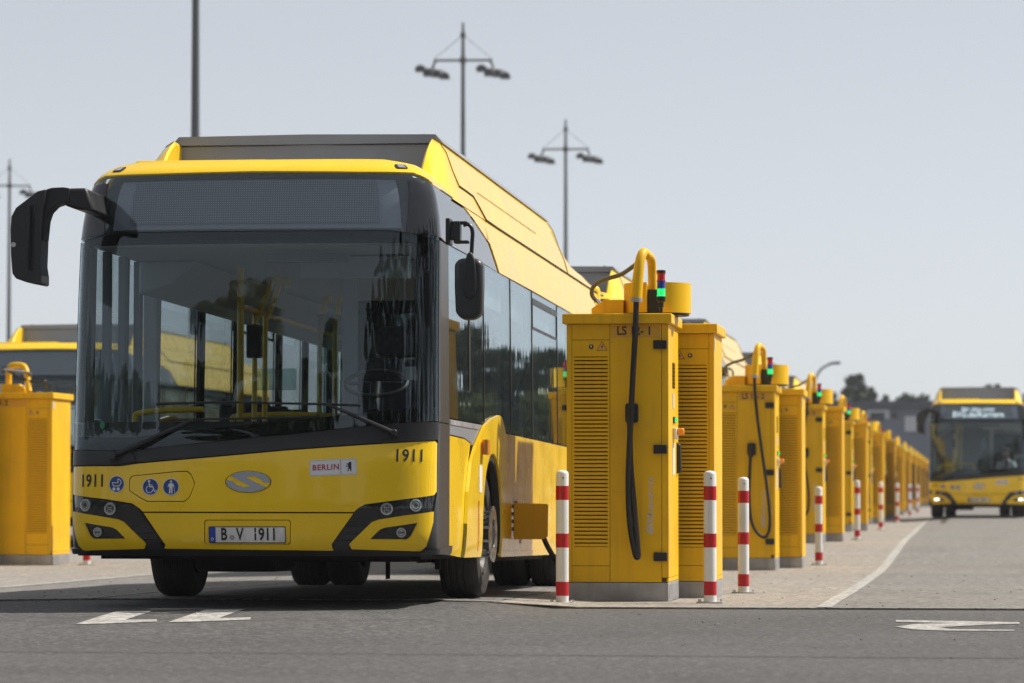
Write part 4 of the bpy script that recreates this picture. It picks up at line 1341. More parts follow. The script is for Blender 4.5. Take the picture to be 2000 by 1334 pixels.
# ------------------------------------------------------------------ other buses (copies of the first)
INTERIOR = ('cabin_floor', 'cabin_ceiling', 'cabin_rear_wall', 'ceiling_duct', 'wall_lining', 'dashboard', 'dashboard_shelf', 'steering_wheel', 'driver_seat', 'cab_partition',
            'partition_glass', 'cab_dark_sheet', 'partition_post', 'destination_cabinet', 'air_vent', 'door_post', 'door_screen', 'grab_rail', 'ticket_validator', 'cab_door_glass', 'paper_sheet')
SMALL = ('fleet_number', 'number_plate', 'city_sticker', 'green_sticker', 'charging_flap', 'charging_socket_box', 'flap_hinge', 'sticker', 'reflector', 'amber_reflector')
def place_bus(X, Yw, label, skip, pitch=0.0, dz=0.0):
    o = copy_tree(bus1, skip=skip)
    o.location = (X, Yw, top_z(X, Yw + FRONT_AXLE) + FRONT_AXLE * pitch + dz)
    o.rotation_euler = (-pitch, 0, 0)
    o['label'] = label
    return o
col_lab = ['yellow bus parked directly behind the nearest bus, only its roof showing', 'third yellow bus in the nearest column, roof showing above the second charger pair',
           'fourth yellow bus in the nearest column, blurred roof above the third charger pair', 'fifth yellow bus in the nearest column, small blurred roof beyond the chargers']
for i, lab in enumerate(col_lab):
    place_bus(BUS_X - .12, 40.1 + 15.15 * i, lab, SMALL + (INTERIOR if i else ('seat',)), dz=.06)
place_bus(-14.05, 56.0, 'yellow bus on the left behind the far charging cabinets, grey roof unit showing', SMALL, dz=.08)

# bus coming up the lane, headlights lit, lettering on its destination sign
far_bus = place_bus(0.30, 96.6, 'yellow bus in the right lane with lit headlights and lettering on its destination sign', ('charging_flap', 'charging_socket_box', 'flap_hinge', 'seat', 'reflector'))
far_bus['group'] = 'yellow electric buses'
for sx in (1, -1):
    u, z = fz(790, 1040)
    plate('daytime_light', [rounded(sx * u - .06, sx * u + .06, z - .022, z + .022, .018, 4)], B, 'headlight_on', far_bus, .004, None, None, 28, .012)
zt_ = fz(500, 378)[1]; zt2_ = fz(500, 414)[1]
text_on('sign_lettering', 'fahr dazu unter', .14, lambda a, b, o: B(a, b, -.022), 'led_text', far_bus, 0, zt_ + .005, xs=1.0)
text_on('sign_lettering', 'BVG.de/Karriere', .20, lambda a, b, o: B(a, b, -.022), 'led_text', far_bus, 0, zt2_ - .005, xs=.98)

# driver of the far bus: one continuous skinned figure seated at the wheel
def driver():
    p = bl(735, 735, 1.05)
    base = Vector((p.x, 1.5, .92))
    J = [((0, .08, .06), .15), ((0, .12, .30), .15), ((0, .13, .50), .16), ((0, .11, .60), .07), ((0, .10, .68), .075), ((0, .09, .80), .095), ((0, .09, .90), .06),
         ((.19, .12, .50), .07), ((.24, -.02, .30), .055), ((.19, -.26, .26), .042), ((.17, -.36, .27), .035),
         ((-.19, .12, .50), .07), ((-.24, -.02, .30), .055), ((-.19, -.26, .26), .042), ((-.17, -.36, .27), .035),
         ((.10, -.08, .03), .09), ((.12, -.36, .06), .075), ((.12, -.42, -.30), .055), ((.12, -.46, -.42), .05),
         ((-.10, -.08, .03), .09), ((-.12, -.36, .06), .075), ((-.12, -.42, -.30), .055), ((-.12, -.46, -.42), .05)]
    E = [(0, 1), (1, 2), (2, 3), (3, 4), (4, 5), (5, 6), (2, 7), (7, 8), (8, 9), (9, 10), (2, 11), (11, 12), (12, 13), (13, 14), (0, 15), (15, 16), (16, 17), (17, 18), (0, 19), (19, 20), (20, 21), (21, 22)]
    me = bpy.data.meshes.new('person')
    me.from_pydata([Vector(j[0]) for j in J], E, [])
    o = bpy.data.objects.new('person', me)
    COL.objects.link(o)
    md = o.modifiers.new('skin', 'SKIN')
    sv = me.skin_vertices[0].data
    for i, j in enumerate(J): sv[i].radius = (j[1], j[1] * (.75 if i < 3 else 1))
    sv[0].use_root = True
    sd = o.modifiers.new('sub', 'SUBSURF'); sd.levels = 2; sd.render_levels = 2
    dg = bpy.context.evaluated_depsgraph_get()
    ev = bpy.data.meshes.new_from_object(o.evaluated_get(dg))
    o.modifiers.clear()
    o.data = ev
    for nm in ('shirt', 'skin', 'interior_dark'): ev.materials.append(MATS[nm])
    for pl in ev.polygons:
        c = pl.center
        pl.material_index = 1 if (c.z > .62 or (c.y < -.22 and c.z > .17)) else (2 if (c.z < .12 and c.y < .2) else 0)
        pl.use_smooth = True
    o.location = far_bus.location + base
    tag(o, 'bus driver in a light shirt seated at the wheel of the approaching bus', 'person')
    m = MB()
    m.lathe([(0.0, .10), (.05, .09), (.085, .05), (.10, .0), (.095, -.05)], 16)
    m.build('hair', 'hair', o, loc=(0, .11, .83))
    for sx in (-.035, .035):
        m = MB(); m.lathe([(0, .008), (.008, 0), (0, -.008)], 8); m.build('eye', 'ink_black', o, loc=(sx, .0, .80))
    m = MB(); m.prism([(-.012, 0), (.012, 0), (0, .04)], -.02, .02); m.build('nose', 'skin', o, loc=(0, -.005, .765))
driver()

# ------------------------------------------------------------------ charging cabinets
CW, CDP, CH = .79, 1.02, 2.226
def fxz(y0):
    return lambda a, b, o: (a, y0 - o, b)

def make_cabinet(kind, number, detail, label, mirror=False):
    """kind 'front': carries drum, gooseneck and lamp tower; origin bottom centre of the front face"""
    root = thing('charging_cabinet', label, 'charging cabinet', group='yellow charging cabinets')
    hw = CW / 2
    Yc = 'cabinet_yellow'
    m = MB(); m.box(-hw, hw, 0, CDP, .0, .145); m.build('plinth', 'plinth', root, bevel=.004)
    m = MB(); m.box(-hw + .006, hw - .006, .012, CDP - .012, .148, CH - .075); m.build('body', 'cabinet_gap_shade', root)
    m = MB(); m.box(-hw - .03, hw + .03, -.045, CDP + .03, CH - .078, CH); m.build('lid', Yc, root, bevel=.006)
    f = fxz(.012)
    zt, zb = CH - .082, .150
    sgn = -1 if mirror else 1
    def X(x): return x * sgn
    def panel(name, x0, x1, z0, z1, th=.014, par=root, holes=()):
        a, b = sorted((X(x0), X(x1)))
        return plate(name, [[(a, z0), (b, z0), (b, z1), (a, z1)]] + list(holes), f, Yc, par, th, None, None, 30, .012)
    xa, xb, xc = -hw + .042, -hw + .335, hw - .052
    panel('corner_post', -hw, xa - .003, zb, zt)
    panel('top_panel', xa, xb, CH - .20, zt)
    panel('bottom_panel', xa, xb, zb, .272)
    panel('corner_post', xc + .003, hw, .185, zt)
    # vent door
    v0, v1 = .276, CH - .204
    s0, s1 = .42, 1.895
    nsl = 48
    a, b = sorted((X(xa + .016), X(xb - .016)))
    vd = panel('vent_door', xa, xb, v0, v1, holes=[[(a, s0), (b, s0), (b, s1), (a, s1)]])
    pitch = (s1 - s0) / nsl
    if detail:
        me = None
        for k in range(nsl):
            z = s0 + (k + .5) * pitch
            if me is None:
                mm = MB()
                mm.add([(a, 0.002, -pitch * .36), (b, .002, -pitch * .36), (b, .0, pitch * .26), (a, .0, pitch * .26), (a, .014, -pitch * .28), (b, .014, -pitch * .28), (b, .016, pitch * .36), (a, .016, pitch * .36)],
                       [(0, 1, 2, 3), (5, 4, 7, 6), (1, 5, 6, 2), (4, 0, 3, 7), (3, 2, 6, 7), (4, 5, 1, 0)])
                o = mm.build('louvre_slat', Yc, vd, loc=(0, 0, z)); me = o
            else:
                c = me.copy(); COL.objects.link(c); c.location = (0, 0, z)
    else:
        mm = MB()
        for k in range(nsl):
            z = s0 + (k + .5) * pitch
            mm.add([(a, .002, z - pitch * .36), (b, .002, z - pitch * .36), (b, .0, z + pitch * .26), (a, .0, z + pitch * .26), (a, .014, z - pitch * .28), (b, .014, z - pitch * .28), (b, .016, z + pitch * .36), (a, .016, z + pitch * .36)],
                   [(0, 1, 2, 3), (5, 4, 7, 6), (1, 5, 6, 2), (4, 0, 3, 7), (3, 2, 6, 7), (4, 5, 1, 0)])
        stuff(mm.build('louvre_slats', Yc, vd))
    # lock and warning triangle
    lx, wx = X(xa + .15), X(xa + .235)
    lz = CH - .255
    mm = MB(); mm.lathe([(.018, .0), (.018, -.008), (.012, -.012), (0, -.012)], 16, 'Y'); lk = mm.build('lock', 'satin_black', root, loc=(lx, 0, lz))
    mm = MB(); mm.lathe([(.008, -.0125), (0, -.0135)], 10, 'Y'); mm.build('lock_core', 'chrome', lk)
    tri = [(wx - .042, lz - .03), (wx + .042, lz - .03), (wx, lz + .045)]
    wg = plate('warning_triangle', [tri], f, 'ink_black', root, .001, None, None, 30, .0135)
    cxt = (wx, lz - .008)
    plate('warning_field', [[(cxt[0] + (p[0] - cxt[0]) * .86, cxt[1] + (p[1] - cxt[1]) * .86) for p in tri]], f, 'warn_orange', wg, .0005, None, None, 30, .0142)
    plate('warning_bolt', [[(wx + .004, lz + .022), (wx - .012, lz - .004), (wx - .001, lz - .002), (wx - .006, lz - .024), (wx + .010, lz + .004), (wx + .001, lz + .002)]], f, 'ink_black', wg, .0005, None, None, 30, .0148)
    # main door on the front
    dr = panel('front_door', xb + .004, xc - .001, zb, zt)
    a, b = sorted((X(xb + .012), X(xc - .01)))
    lab_p = plate('number_strip', [[(a, CH - .185), (b, CH - .185), (b, CH - .092), (a, CH - .092)]], f, 'warn_yellow', root, .001, None, None, 30, .0132)
    if number:
        text_on('lettering', number, .094, f, 'ink_black', lab_p, (a + b) / 2 - .01, CH - .135, .0145, xs=.88)
    # right-hand side: door with hinges
    def sx(off): return lambda a_, b_, o: (hw + o + off, a_, b_)
    g = sx(-.012)
    sd = plate('side_door', [[(.004, .185), (CDP - .02, .185), (CDP - .02, zt), (.004, zt)]], g, Yc, root, .014, None, None, 30, .012)
    plate('side_sill', [[(.0, zb), (CDP - .02, zb), (CDP - .02, .181), (.0, .181)]], g, Yc, root, .014, None, None, 30, .012)
    gl = lambda a_, b_, o: (-hw - o + .012, a_, b_)
    plate('side_panel', [[(.004, zb), (.004, zt), (CDP - .02, zt), (CDP - .02, zb)]], lambda a_, b_, o: (-hw - (o - .012), a_, b_), Yc, root, .012, None, None, 30, .012)
    bp_ = plate('plinth_cover', [rounded(.08, CDP - .12, .02, .13, .006, 2)], sx(0), 'galvanised', root, .004, None, None, 30, .0045)
    if kind == 'front':
        for hz in (1.985, 1.175, .345):
            mm = MB(); mm.box(X(xc) - .062, X(xc) + .042, -.028, -.002, hz - .034, hz + .034); mm.build('hinge', 'satin_black', root, bevel=.004)
        # EKO lettering reading upwards
        text_on('lettering', 'EKO', .062, f, 'sticker_grey', dr, .255, .595, .0140, rot=PI / 2, shear=.25, xs=1.25, bold=.04)
        text_on('lettering', 'ENERGETYKA', .050, f, 'sticker_grey', dr, .262, .81, .0140, rot=PI / 2, shear=.25, xs=.90, bold=.015, sp=1.12)
        # socket holster
        hx, hz = .115, 1.44
        mm = MB(); mm.prism(rounded(hx - .05, hx + .05, hz - .06, hz + .09, .02, 3), -.055, .0); h = mm.build('plug_holster', 'satin_black', root, bevel=.008)
        mm = MB(); mm.cyl((hx - .01, -.07, hz - .085), (hx - .005, -.075, hz + .05), .026, .030, 12); mm.build('charging_plug', 'cable_black', root, bevel=.005)
        # panel devices on the side door
        mm = MB(); mm.box(hw + .001, hw + .004, .40, .62, 1.66, 1.86); dv = mm.build('display_window', 'gloss_black', sd, bevel=.004)
        mm = MB(); mm.box(hw + .001, hw + .004, .44, .58, 1.50, 1.62); mm.build('info_plate', 'sticker_grey', sd)
        mm = MB(); mm.box(hw + .001, hw + .012, .46, .60, 1.385, 1.435); mm.build('button_box', 'satin_black', sd)
        mm = MB(); mm.lathe([(.018, .012), (.016, .03), (0, .032)], 12, 'X'); mm.build('green_button', 'lamp_green', sd, loc=(hw, .53, 1.41))
        mm = MB(); mm.box(hw + .001, hw + .03, .44, .60, 1.26, 1.35); mm.build('switch_box', 'white_plastic', sd, bevel=.006)
        mm = MB(); mm.box(hw + .03, hw + .085, .47, .57, 1.29, 1.345); mm.build('switch_lever', 'amber', sd, bevel=.01)
        mm = MB(); mm.box(hw + .001, hw + .003, .42, .62, .98, 1.23); mm.build('notice_sheet', 'white_plastic', sd)
        mm = MB(); mm.prism([(hw + .0, 1.24), (hw + .03, 1.22), (hw + .035, 1.0), (hw + .0, .99)], .82, .90); mm.build('door_handle', 'satin_black', sd, bevel=.005)
    else:
        mm = MB(); mm.box(hw + .001, hw + .004, .05, .12, CH - .21, CH - .12); mm.build('info_plate', 'sticker_grey', sd)
    return root

pmat('warn_yellow', (.70, .38, .03), .5)

def gooseneck(root, dx=0.0, flip=1.0):
    """arched cable arm, drum, lamp tower, hose on the lid"""
    Yc = 'cabinet_yellow'
    # cable drum: two curved shells either side of the arm foot
    dc = Vector((.275 + dx, .46, CH))
    for (a0, a1) in ((-76, 90), (90, 256)):
        V, Fc = [], []
        n = 18
        for k in range(n + 1):
            a = math.radians(a0 + (a1 - a0) * k / n)
            for r, z in ((.265, .02), (.265, .255), (.25, .255), (.25, .02)):
                V.append((dc.x + r * math.cos(a), dc.y + r * math.sin(a), CH + z))
        for k in range(n):
            for q in range(4):
                q2_ = (q + 1) % 4
                Fc.append((k * 4 + q, (k + 1) * 4 + q, (k + 1) * 4 + q2_, k * 4 + q2_))
        Fc.append((0, 1, 2, 3)); Fc.append(tuple(n * 4 + q for q in (3, 2, 1, 0)))
        m = MB(); m.add(V, Fc); m.build('drum_shell', Yc, root, sharp=40)
    m = MB(); m.cyl((dc.x, dc.y, CH + .001), (dc.x, dc.y, CH + .03), .25, n=24); m.build('drum_base', 'satin_black', root)
    m = MB(); m.box(dc.x - .075, dc.x + .03, dc.y - .24, dc.y + .05, CH + .001, CH + .20); m.build('arm_foot', 'satin_black', root, bevel=.008)
    # arched arm
    pts = [(.155 + dx, -.085, CH + .115), (.165 + dx, -.07, CH + .25), (.18 + dx, -.04, CH + .40), (.20 + dx, .02, CH + .475), (.218 + dx, .13, CH + .468), (.240 + dx, .25, CH + .44), (.246 + dx, .30, CH + .36), (.248 + dx, .31, CH + .20), (.248 + dx, .31, CH + .16)]
    sp = smooth_path(pts, 5)
    n = len(sp)
    rr = [.047 - .012 * min(1, i / (n * .4)) for i in range(n)]
    m = MB(); m.tube(sp, rr, 14); arm = m.build('cable_arm', Yc, root, sharp=50)
    m = MB(); m.cyl((.155 + dx, -.0855, CH + .085), (.155 + dx, -.085, CH + .118), .049, n=14); m.build('arm_collar', 'galvanised', root)
    # lamp tower
    tx, ty = .335 + dx, .075
    m = MB(); m.lathe([(.035, .0), (.035, .006), (.012, .008), (.012, .05), (.02, .052), (.02, .085), (.034, .10), (.036, .135)], 18, caps=True); tw = m.build('lamp_tower', 'satin_black', root, loc=(tx, ty, CH))
    for nm, mt, z in (('green_lamp', 'lamp_green', .137), ('blue_lamp', 'lamp_blue', .197), ('red_lamp', 'lamp_red', .257)):
        m = MB(); m.lathe([(.035, 0), (.035, .006), (.032, .008), (.032, .052), (.036, .054), (.036, .060)], 18, caps=True); m.build(nm, mt, tw, loc=(0, 0, z))
    m = MB(); m.lathe([(.036, 0), (.036, .02), (.03, .024), (0, .024)], 18); m.build('lamp_cap', 'satin_black', tw, loc=(0, 0, .317))
    # inlet box and hose
    bx0, bx1 = -.232 + dx, .02 + dx
    m = MB(); m.prism([(bx0, CH + .001), (bx1, CH + .001), (bx1, CH + .125), (bx0 + .10, CH + .125), (bx0, CH + .055)], .30, .55); m.build('inlet_box', Yc, root, bevel=.004)
    m = MB(); m.cyl((bx0 + .06, .42, CH + .08), (bx0 + .03, .42, CH + .125), .026, n=12); m.build('hose_gland', 'chrome', root)
    hp = [(bx0 + .03, .42, CH + .12), (bx0 - .005, .40, CH + .17), (bx0 + .01, .38, CH + .235), (bx0 + .10, .34, CH + .285), (.0 + dx, .28, CH + .32), (.10 + dx, .2, CH + .375), (.19 + dx, .12, CH + .43)]
    m = MB(); m.tube(smooth_path(hp, 6), .0175, 10); m.build('hose', 'hose_grey', root)

def front_cable(root, var=0):
    hx, hz = .115, 1.44
    top = (.155, -.0855, CH + .085)
    if var == 0:
        pts = [top, (.148, -.095, CH - .15), (.130, -.10, 1.75), (.108, -.11, 1.30), (.095, -.12, .95), (.105, -.12, .62), (.145, -.12, .38), (.168, -.115, .345), (.166, -.11, .42), (.14, -.10, .72), (.112, -.095, 1.05), (.104, -.085, 1.37)]
    elif var == 1:
        pts = [top, (.17, -.095, CH - .2), (.22, -.10, 1.6), (.29, -.11, 1.1), (.33, -.12, .75), (.335, -.12, .52), (.28, -.12, .40), (.18, -.12, .46), (.11, -.115, .62), (.09, -.11, .9), (.098, -.1, 1.2), (.104, -.085, 1.37)]
    else:
        pts = [top, (.12, -.095, CH - .25), (.04, -.10, 1.6), (-.03, -.11, 1.1), (-.05, -.12, .75), (-.02, -.12, .5), (.06, -.12, .42), (.15, -.12, .52), (.17, -.115, .75), (.145, -.11, 1.0), (.115, -.1, 1.2), (.104, -.085, 1.37)]
    m = MB(); m.tube(smooth_path(pts, 8), .0225 if var == 0 else .019, 10)
    return m.build('charging_cable', 'cable_black', root)

FX, RX = -2.685, -2.42           # centre lines of front and rear cabinets
def pair(Yw, n, xoff=0.0, labs=('', ''), nums=(None, None), detail=False, var=0):
    f = make_cabinet('front', nums[0], detail, labs[0])
    gooseneck(f); front_cable(f, var)
    f.location = (FX + xoff, Yw, top_z(FX + xoff, Yw))
    r = make_cabinet('rear', nums[1], detail, labs[1], mirror=True)
    hoses_rear(r)
    r.location = (RX + xoff, Yw + 1.32, top_z(RX + xoff, Yw + 1.3) - .012)
    return f, r

def hoses_rear(r):
    Yc = 'cabinet_yellow'
    m = MB(); m.cyl((.10, .30, CH + .001), (.10, .30, CH + .028), .095, .085, 20); m.build('vent_disc', 'satin_black', r)
    m = MB(); m.prism([(-.30, CH + .001), (.02, CH + .001), (.02, CH + .05), (-.08, CH + .115), (-.30, CH + .115)], .10, .28); m.build('inlet_box', Yc, r, bevel=.004)
    m = MB(); m.cyl((-.02, .19, CH + .07), (.02, .19, CH + .12), .026, n=12); m.build('hose_gland', 'chrome', r)
    hp = [(.02, .19, CH + .12), (.055, .17, CH + .18), (.085, .1, CH + .235), (.05, .02, CH + .262), (-.06, -.25, CH + .275), (-.12, -.5, CH + .28)]
    m = MB(); m.tube(smooth_path(hp, 6), .0175, 10); m.build('hose', 'hose_grey', r)

pair_y = [28.75, 44.9, 60.0, 75.1, 90.2, 105.3, 120.4, 135.5]
pl = [('yellow charging cabinet marked LS 12-1 with looped black cable, nearest the camera', 'plain yellow cabinet with louvres standing right behind cabinet LS 12-1'),
      ('blurred yellow charging cabinet marked LS 12-2, cable looping low on its front', 'narrow strip of louvred yellow cabinet behind cabinet LS 12-2'),
      ('third yellow charging cabinet from the front, cable hanging to its left', 'rear cabinet of the third charger pair, behind a striped bollard'),
      ('fourth yellow charging cabinet with cable arm, far and blurred', 'rear cabinet of the fourth charger pair'),
      ('fifth yellow charging cabinet in the row, small and blurred', 'rear cabinet of the fifth charger pair'),
      ('sixth charging cabinet in the row, in the shade of the approaching bus', 'rear cabinet of the sixth charger pair, in shade'),
      ('seventh charging cabinet in the row, tiny beside the approaching bus', 'rear cabinet of the seventh charger pair'),
      ('last visible charging cabinet of the row by the far bus', 'rear cabinet of the last visible charger pair')]
nums = [('LS 12- 1', None), ('LS 12- 2', None), ('LS 12- 3', None)]
f0, r0 = pair(pair_y[0], 1, 0, pl[0], nums[0], True, 0)
f1, r1 = pair(pair_y[1], 2, 0, pl[1], nums[1], False, 1)
f2, r2 = pair(pair_y[2], 3, 0, pl[2], nums[2], False, 2)
for i in range(3, 8):
    for src, x, dy, lab in ((f2 if i % 2 else f1, FX, 0, pl[i][0]), (r2, RX, 1.32, pl[i][1])):
        o = copy_tree(src, skip=('lettering', 'number_strip'))
        o.location = (x, pair_y[i] + dy, top_z(x, pair_y[i] + dy)); o['label'] = lab
for i in range(7):
    yq = 150.6 + 15.1 * i
    for src, x, dy, nm_ in ((f1, FX, 0, 'front'), (r2, RX, 1.32, 'rear')):
        o = copy_tree(src, skip=('lettering', 'number_strip', 'louvre_slats', 'lock', 'warning_triangle', 'hinge', 'plug_holster', 'charging_plug', 'plinth_cover', 'display_window', 'info_plate', 'button_box', 'green_button',
                                 'switch_box', 'switch_lever', 'notice_sheet', 'door_handle', 'arm_collar', 'hose_gland', 'vent_disc'))
        o.location = (x, yq + dy, top_z(x, yq + dy)); o['label'] = 'tiny yellow charging cabinet at the far end of the row, merging with its neighbours'
        o['group'] = 'far charging cabinets merging into a yellow line'
# left island pair (number ends in 9- 2)
LX = -9.62
fL, rL = pair(45.4, 9, LX, ('yellow charging cabinet cut off by the left edge of the picture', 'yellow louvred cabinet marked 9- 2 at the far left beside the nearest bus'), (None, None), False, 1)
lett9 = text_on('lettering', '9- 2', .094, fxz(.012), 'ink_black', [c_ for c_ in rL.children if c_.name.startswith('number_strip')][0], -.25, CH - .135, .0146, xs=.88)
fL.location.x -= .42
# curved arm on its lid
m = MB(); m.tube(smooth_path([(-.24, .25, CH + .02), (-.24, .25, CH + .25), (-.22, .25, CH + .34), (-.12, .22, CH + .36), (-.02, .17, CH + .34), (.03, .12, CH + .25), (.08, .04, CH + .05), (.09, .02, CH + .01)], 5), [.04] * 36, 12)
m.build('cable_arm', 'cabinet_yellow', rL, sharp=50)

m = MB(); m.tube(smooth_path([(-.30, .20, CH + .27), (-.27, .12, CH + .33), (-.16, .08, CH + .26), (.02, .06, CH + .17), (.20, .08, CH + .13), (.28, .12, CH + .15), (.27, .2, CH + .06)], 6), .018, 10); m.build('hose', 'cable_black', rL)
# cable from the first cabinet into the open flap of the bus
cp = [(-3.42, 29.45, .60), (-3.36, 29.40, .52), (-3.30, 29.33, .40), (-3.22, 29.25, .28), (-3.14, 29.2, .17), (-3.05, 29.2, .07), (-2.95, 29.25, .035)]
m = MB(); m.tube(smooth_path([(x, y, z + .02) for x, y, z in cp], 6), .021, 10)
tag(m.build('charging_lead', 'cable_black'), 'thick black lead running down from the open bus flap beside the bollard', 'cable')

# ------------------------------------------------------------------ bollards
def make_bollard(label):
    r = thing('bollard', label, 'bollard', group='red and white striped bollards')
    m = MB(); m.lathe([(.048, .0), (.048, .975), (.044, .99), (.03, 1.0), (0, 1.004)], 28); m.build('post', 'white_paint', r, sharp=50)
    for c in (.833, .475, .113):
        m = MB(); m.lathe([(.0482, c - .053), (.0492, c - .052), (.0492, c + .052), (.0482, c + .053)], 28); m.build('red_band', 'red_band', r)
    m = MB(); m.box(-.10, .10, -.06, .06, .0, .012); bpn = m.build('base_plate', 'galvanised', r, bevel=.003)
    for bx in (-.08, .08):
        m = MB(); m.cyl((bx, 0, .01), (bx, 0, .03), .012, n=6); m.build('anchor_bolt', 'steel', bpn)
    m = MB(); m.cyl((.012, -.0485, .945), (.012, -.044, .945), .006, n=8); m.build('drain_hole', 'ink_black', r)
    return r
bol = [(1098, 28.1, 'striped bollard standing left of the front charging cabinet, next to the bus'), (1386, 28.3, 'striped bollard standing in front of the right corner of the first charger pair'),
       (1451, 32.3, 'striped bollard just behind the first charger pair'), (1598, 47.6, 'striped bollard behind the second charger pair'), (1673, 62.7, 'striped bollard behind the third charger pair'),
       (1719, 77.4, 'striped bollard behind the fourth charger pair'), (1751, 94.5, 'striped bollard behind the fifth charger pair'), (1776, 114, 'shaded striped bollard left of the approaching bus, nearer of two'),
       (1791, 130, 'shaded striped bollard left of the approaching bus, farther of two'), (171, 48.0, 'bollard whose red and white foot shows under the bumper of the nearest bus')]
b0_ = None
for (x, d, lab) in bol:
    # distance along the optical axis -> world
    c = CAM_P + (CAM_F + CAM_R * ((x - CX) / F_PX)) * d
    X_, Y_ = float(c[0]), float(c[1])
    if b0_ is None: o = b0_ = make_bollard(lab)
    else: o = copy_tree(b0_); o['label'] = lab
    o.location = (X_, Y_, top_z(X_, Y_))

# ------------------------------------------------------------------ floodlight masts
def make_mast(H, label):
    r = thing('floodlight_mast', label, 'light mast', group='floodlight masts')
    m = MB(); m.tube([(0, 0, 0), (0, 0, H * .5), (0, 0, H - 1.2), (0, 0, H)], [.17, .12, .075, .05], 12); m.build('pole', 'mast_metal', r, sharp=60)
    za = H - 1.55
    m = MB(); m.cyl((0, 0, za - .12), (0, 0, za + .12), .13, n=10); m.cyl((0, 0, H - .62), (0, 0, H - .42), .11, n=10); m.build('collar', 'mast_metal', r)
    for sg in (-1, 1):
        m = MB(); m.tube([(0, 0, za), (sg * 1.2, .0, za)], .05, 8); arm = m.build('cross_arm', 'mast_metal', r)
        m = MB(); m.tube([(0, 0, H - .5), (sg * 1.2, 0, za + .05)], .012, 5); m.build('stay_wire', 'mast_metal', r)
        m = MB(); m.tube([(sg * 1.12, 0, za), (sg * 1.22, 0, za - .22), (sg * 1.25, 0, za - .40)], .05, 6); m.build('bracket', 'mast_metal', r)
        m = MB(); m.tube([(sg * 1.25 - .40, -.5, za - .36), (sg * 1.25 + .40, .5, za - .36)], .045, 6); m.build('lamp_bar', 'mast_metal', r)
        for k in range(4):
            t = -1 + 2 * k / 3
            x, y = sg * 1.25 + .46 * t, .5 * t
            zz = za - .34 - (.20 if k in (1, 2) else (.05 if k == 0 else .24))
            m = MB(); m.prism([(x - .22, zz - .12), (x + .22, zz - .12), (x + .20, zz + .05), (x + .06, zz + .14), (x - .10, zz + .12), (x - .21, zz + .02)], y - .26, y + .26)
            fl = m.build('floodlight', 'mast_metal', r, bevel=.02)
            m = MB(); m.box(x - .19, x + .19, y - .23, y + .23, zz - .14, zz - .121); m.build('lamp_glass', 'lens_inner', fl)
    return r
def mast_at(x, ytop, H, label, rotz=0.0, src=None):
    s_ = (HORIZON - ytop) / (H - CAM_H)
    d = F_PX / s_
    c = CAM_P + (CAM_F + CAM_R * ((x - CX) / F_PX)) * d
    o = make_mast(H, label) if src is None else copy_tree(src)
    o['label'] = label
    o.location = (float(c[0]), float(c[1]), ground_z(float(c[0]), float(c[1])))
    o.rotation_euler = (0, 0, rotz)
    return o
m1 = mast_at(904, 42, 20., 'tall floodlight mast rising behind the roof of the nearest bus', .08)
mast_at(1105, 232, 20., 'shorter-looking floodlight mast right of the nearest bus roof', .06, m1)
mast_at(17, 310, 20., 'floodlight mast at the left edge behind the bus mirror', .25, m1)
mast_at(380, -420, 20., 'thick mast pole above the bus roof running out of the top of the picture', .2, m1)

# curved street lamp
c = CAM_P + (CAM_F + CAM_R * ((1584 - CX) / F_PX)) * 190
r = thing('street_lamp', 'small curved street lamp above the row of charging cabinets', 'street lamp', (float(c[0]), float(c[1]), 0))
m = MB(); m.tube(smooth_path([(0, 0, 0), (0, 0, 5.2), (.1, 0, 6.1), (.45, 0, 6.9), (1.0, 0, 7.25)], 5), [.07] * 21, 8); m.build('pole', 'galvanised', r, sharp=60)
m = MB(); m.prism([(.85, 7.2), (1.0, 7.32), (1.45, 7.36), (1.55, 7.28), (1.4, 7.2)], -.14, .14); m.build('lamp_head', 'mast_metal', r, bevel=.04)

# ------------------------------------------------------------------ far building
def far_building():
    Yb = 250.
    a = px_at(1560, 955, Yb); b = px_at(2090, 955, Yb)
    H = px_at(1750, 783, Yb).z
    r = thing('depot_building', 'long low grey depot hall far behind the chargers', 'building', (a.x, Yb, 0))
    L = b.x - a.x
    m = MB(); m.box(0, L, 0, 18, 0, H - .5); m.build('wall', 'wall_grey', r)
    m = MB(); m.box(-.3, L + .3, -.3, 18.3, H - .5, H); m.build('roof', 'roof_dark', r)
    def wbox(x0, y0, x1, y1, mat, nm, d=-.12):
        p = px_at(x0, y0, Yb); q = px_at(x1, y1, Yb)
        m = MB(); m.box(p.x - a.x, q.x - a.x, d, .1, q.z, p.z); return m.build(nm, mat, r)
    wbox(1694, 800, 1737, 818, 'wall_white', 'fascia_panel')
    wbox(1700, 806, 1728, 818, 'window_dark', 'window', -.16)
    wbox(1741, 806, 1753, 816, 'window_dark', 'window')
    wbox(1767, 813, 1792, 843, 'wall_white', 'gate_panel')
    wbox(1640, 806, 1668, 818, 'window_dark', 'window')
    wbox(1800, 800, 1830, 815, 'window_dark', 'window')
far_building()

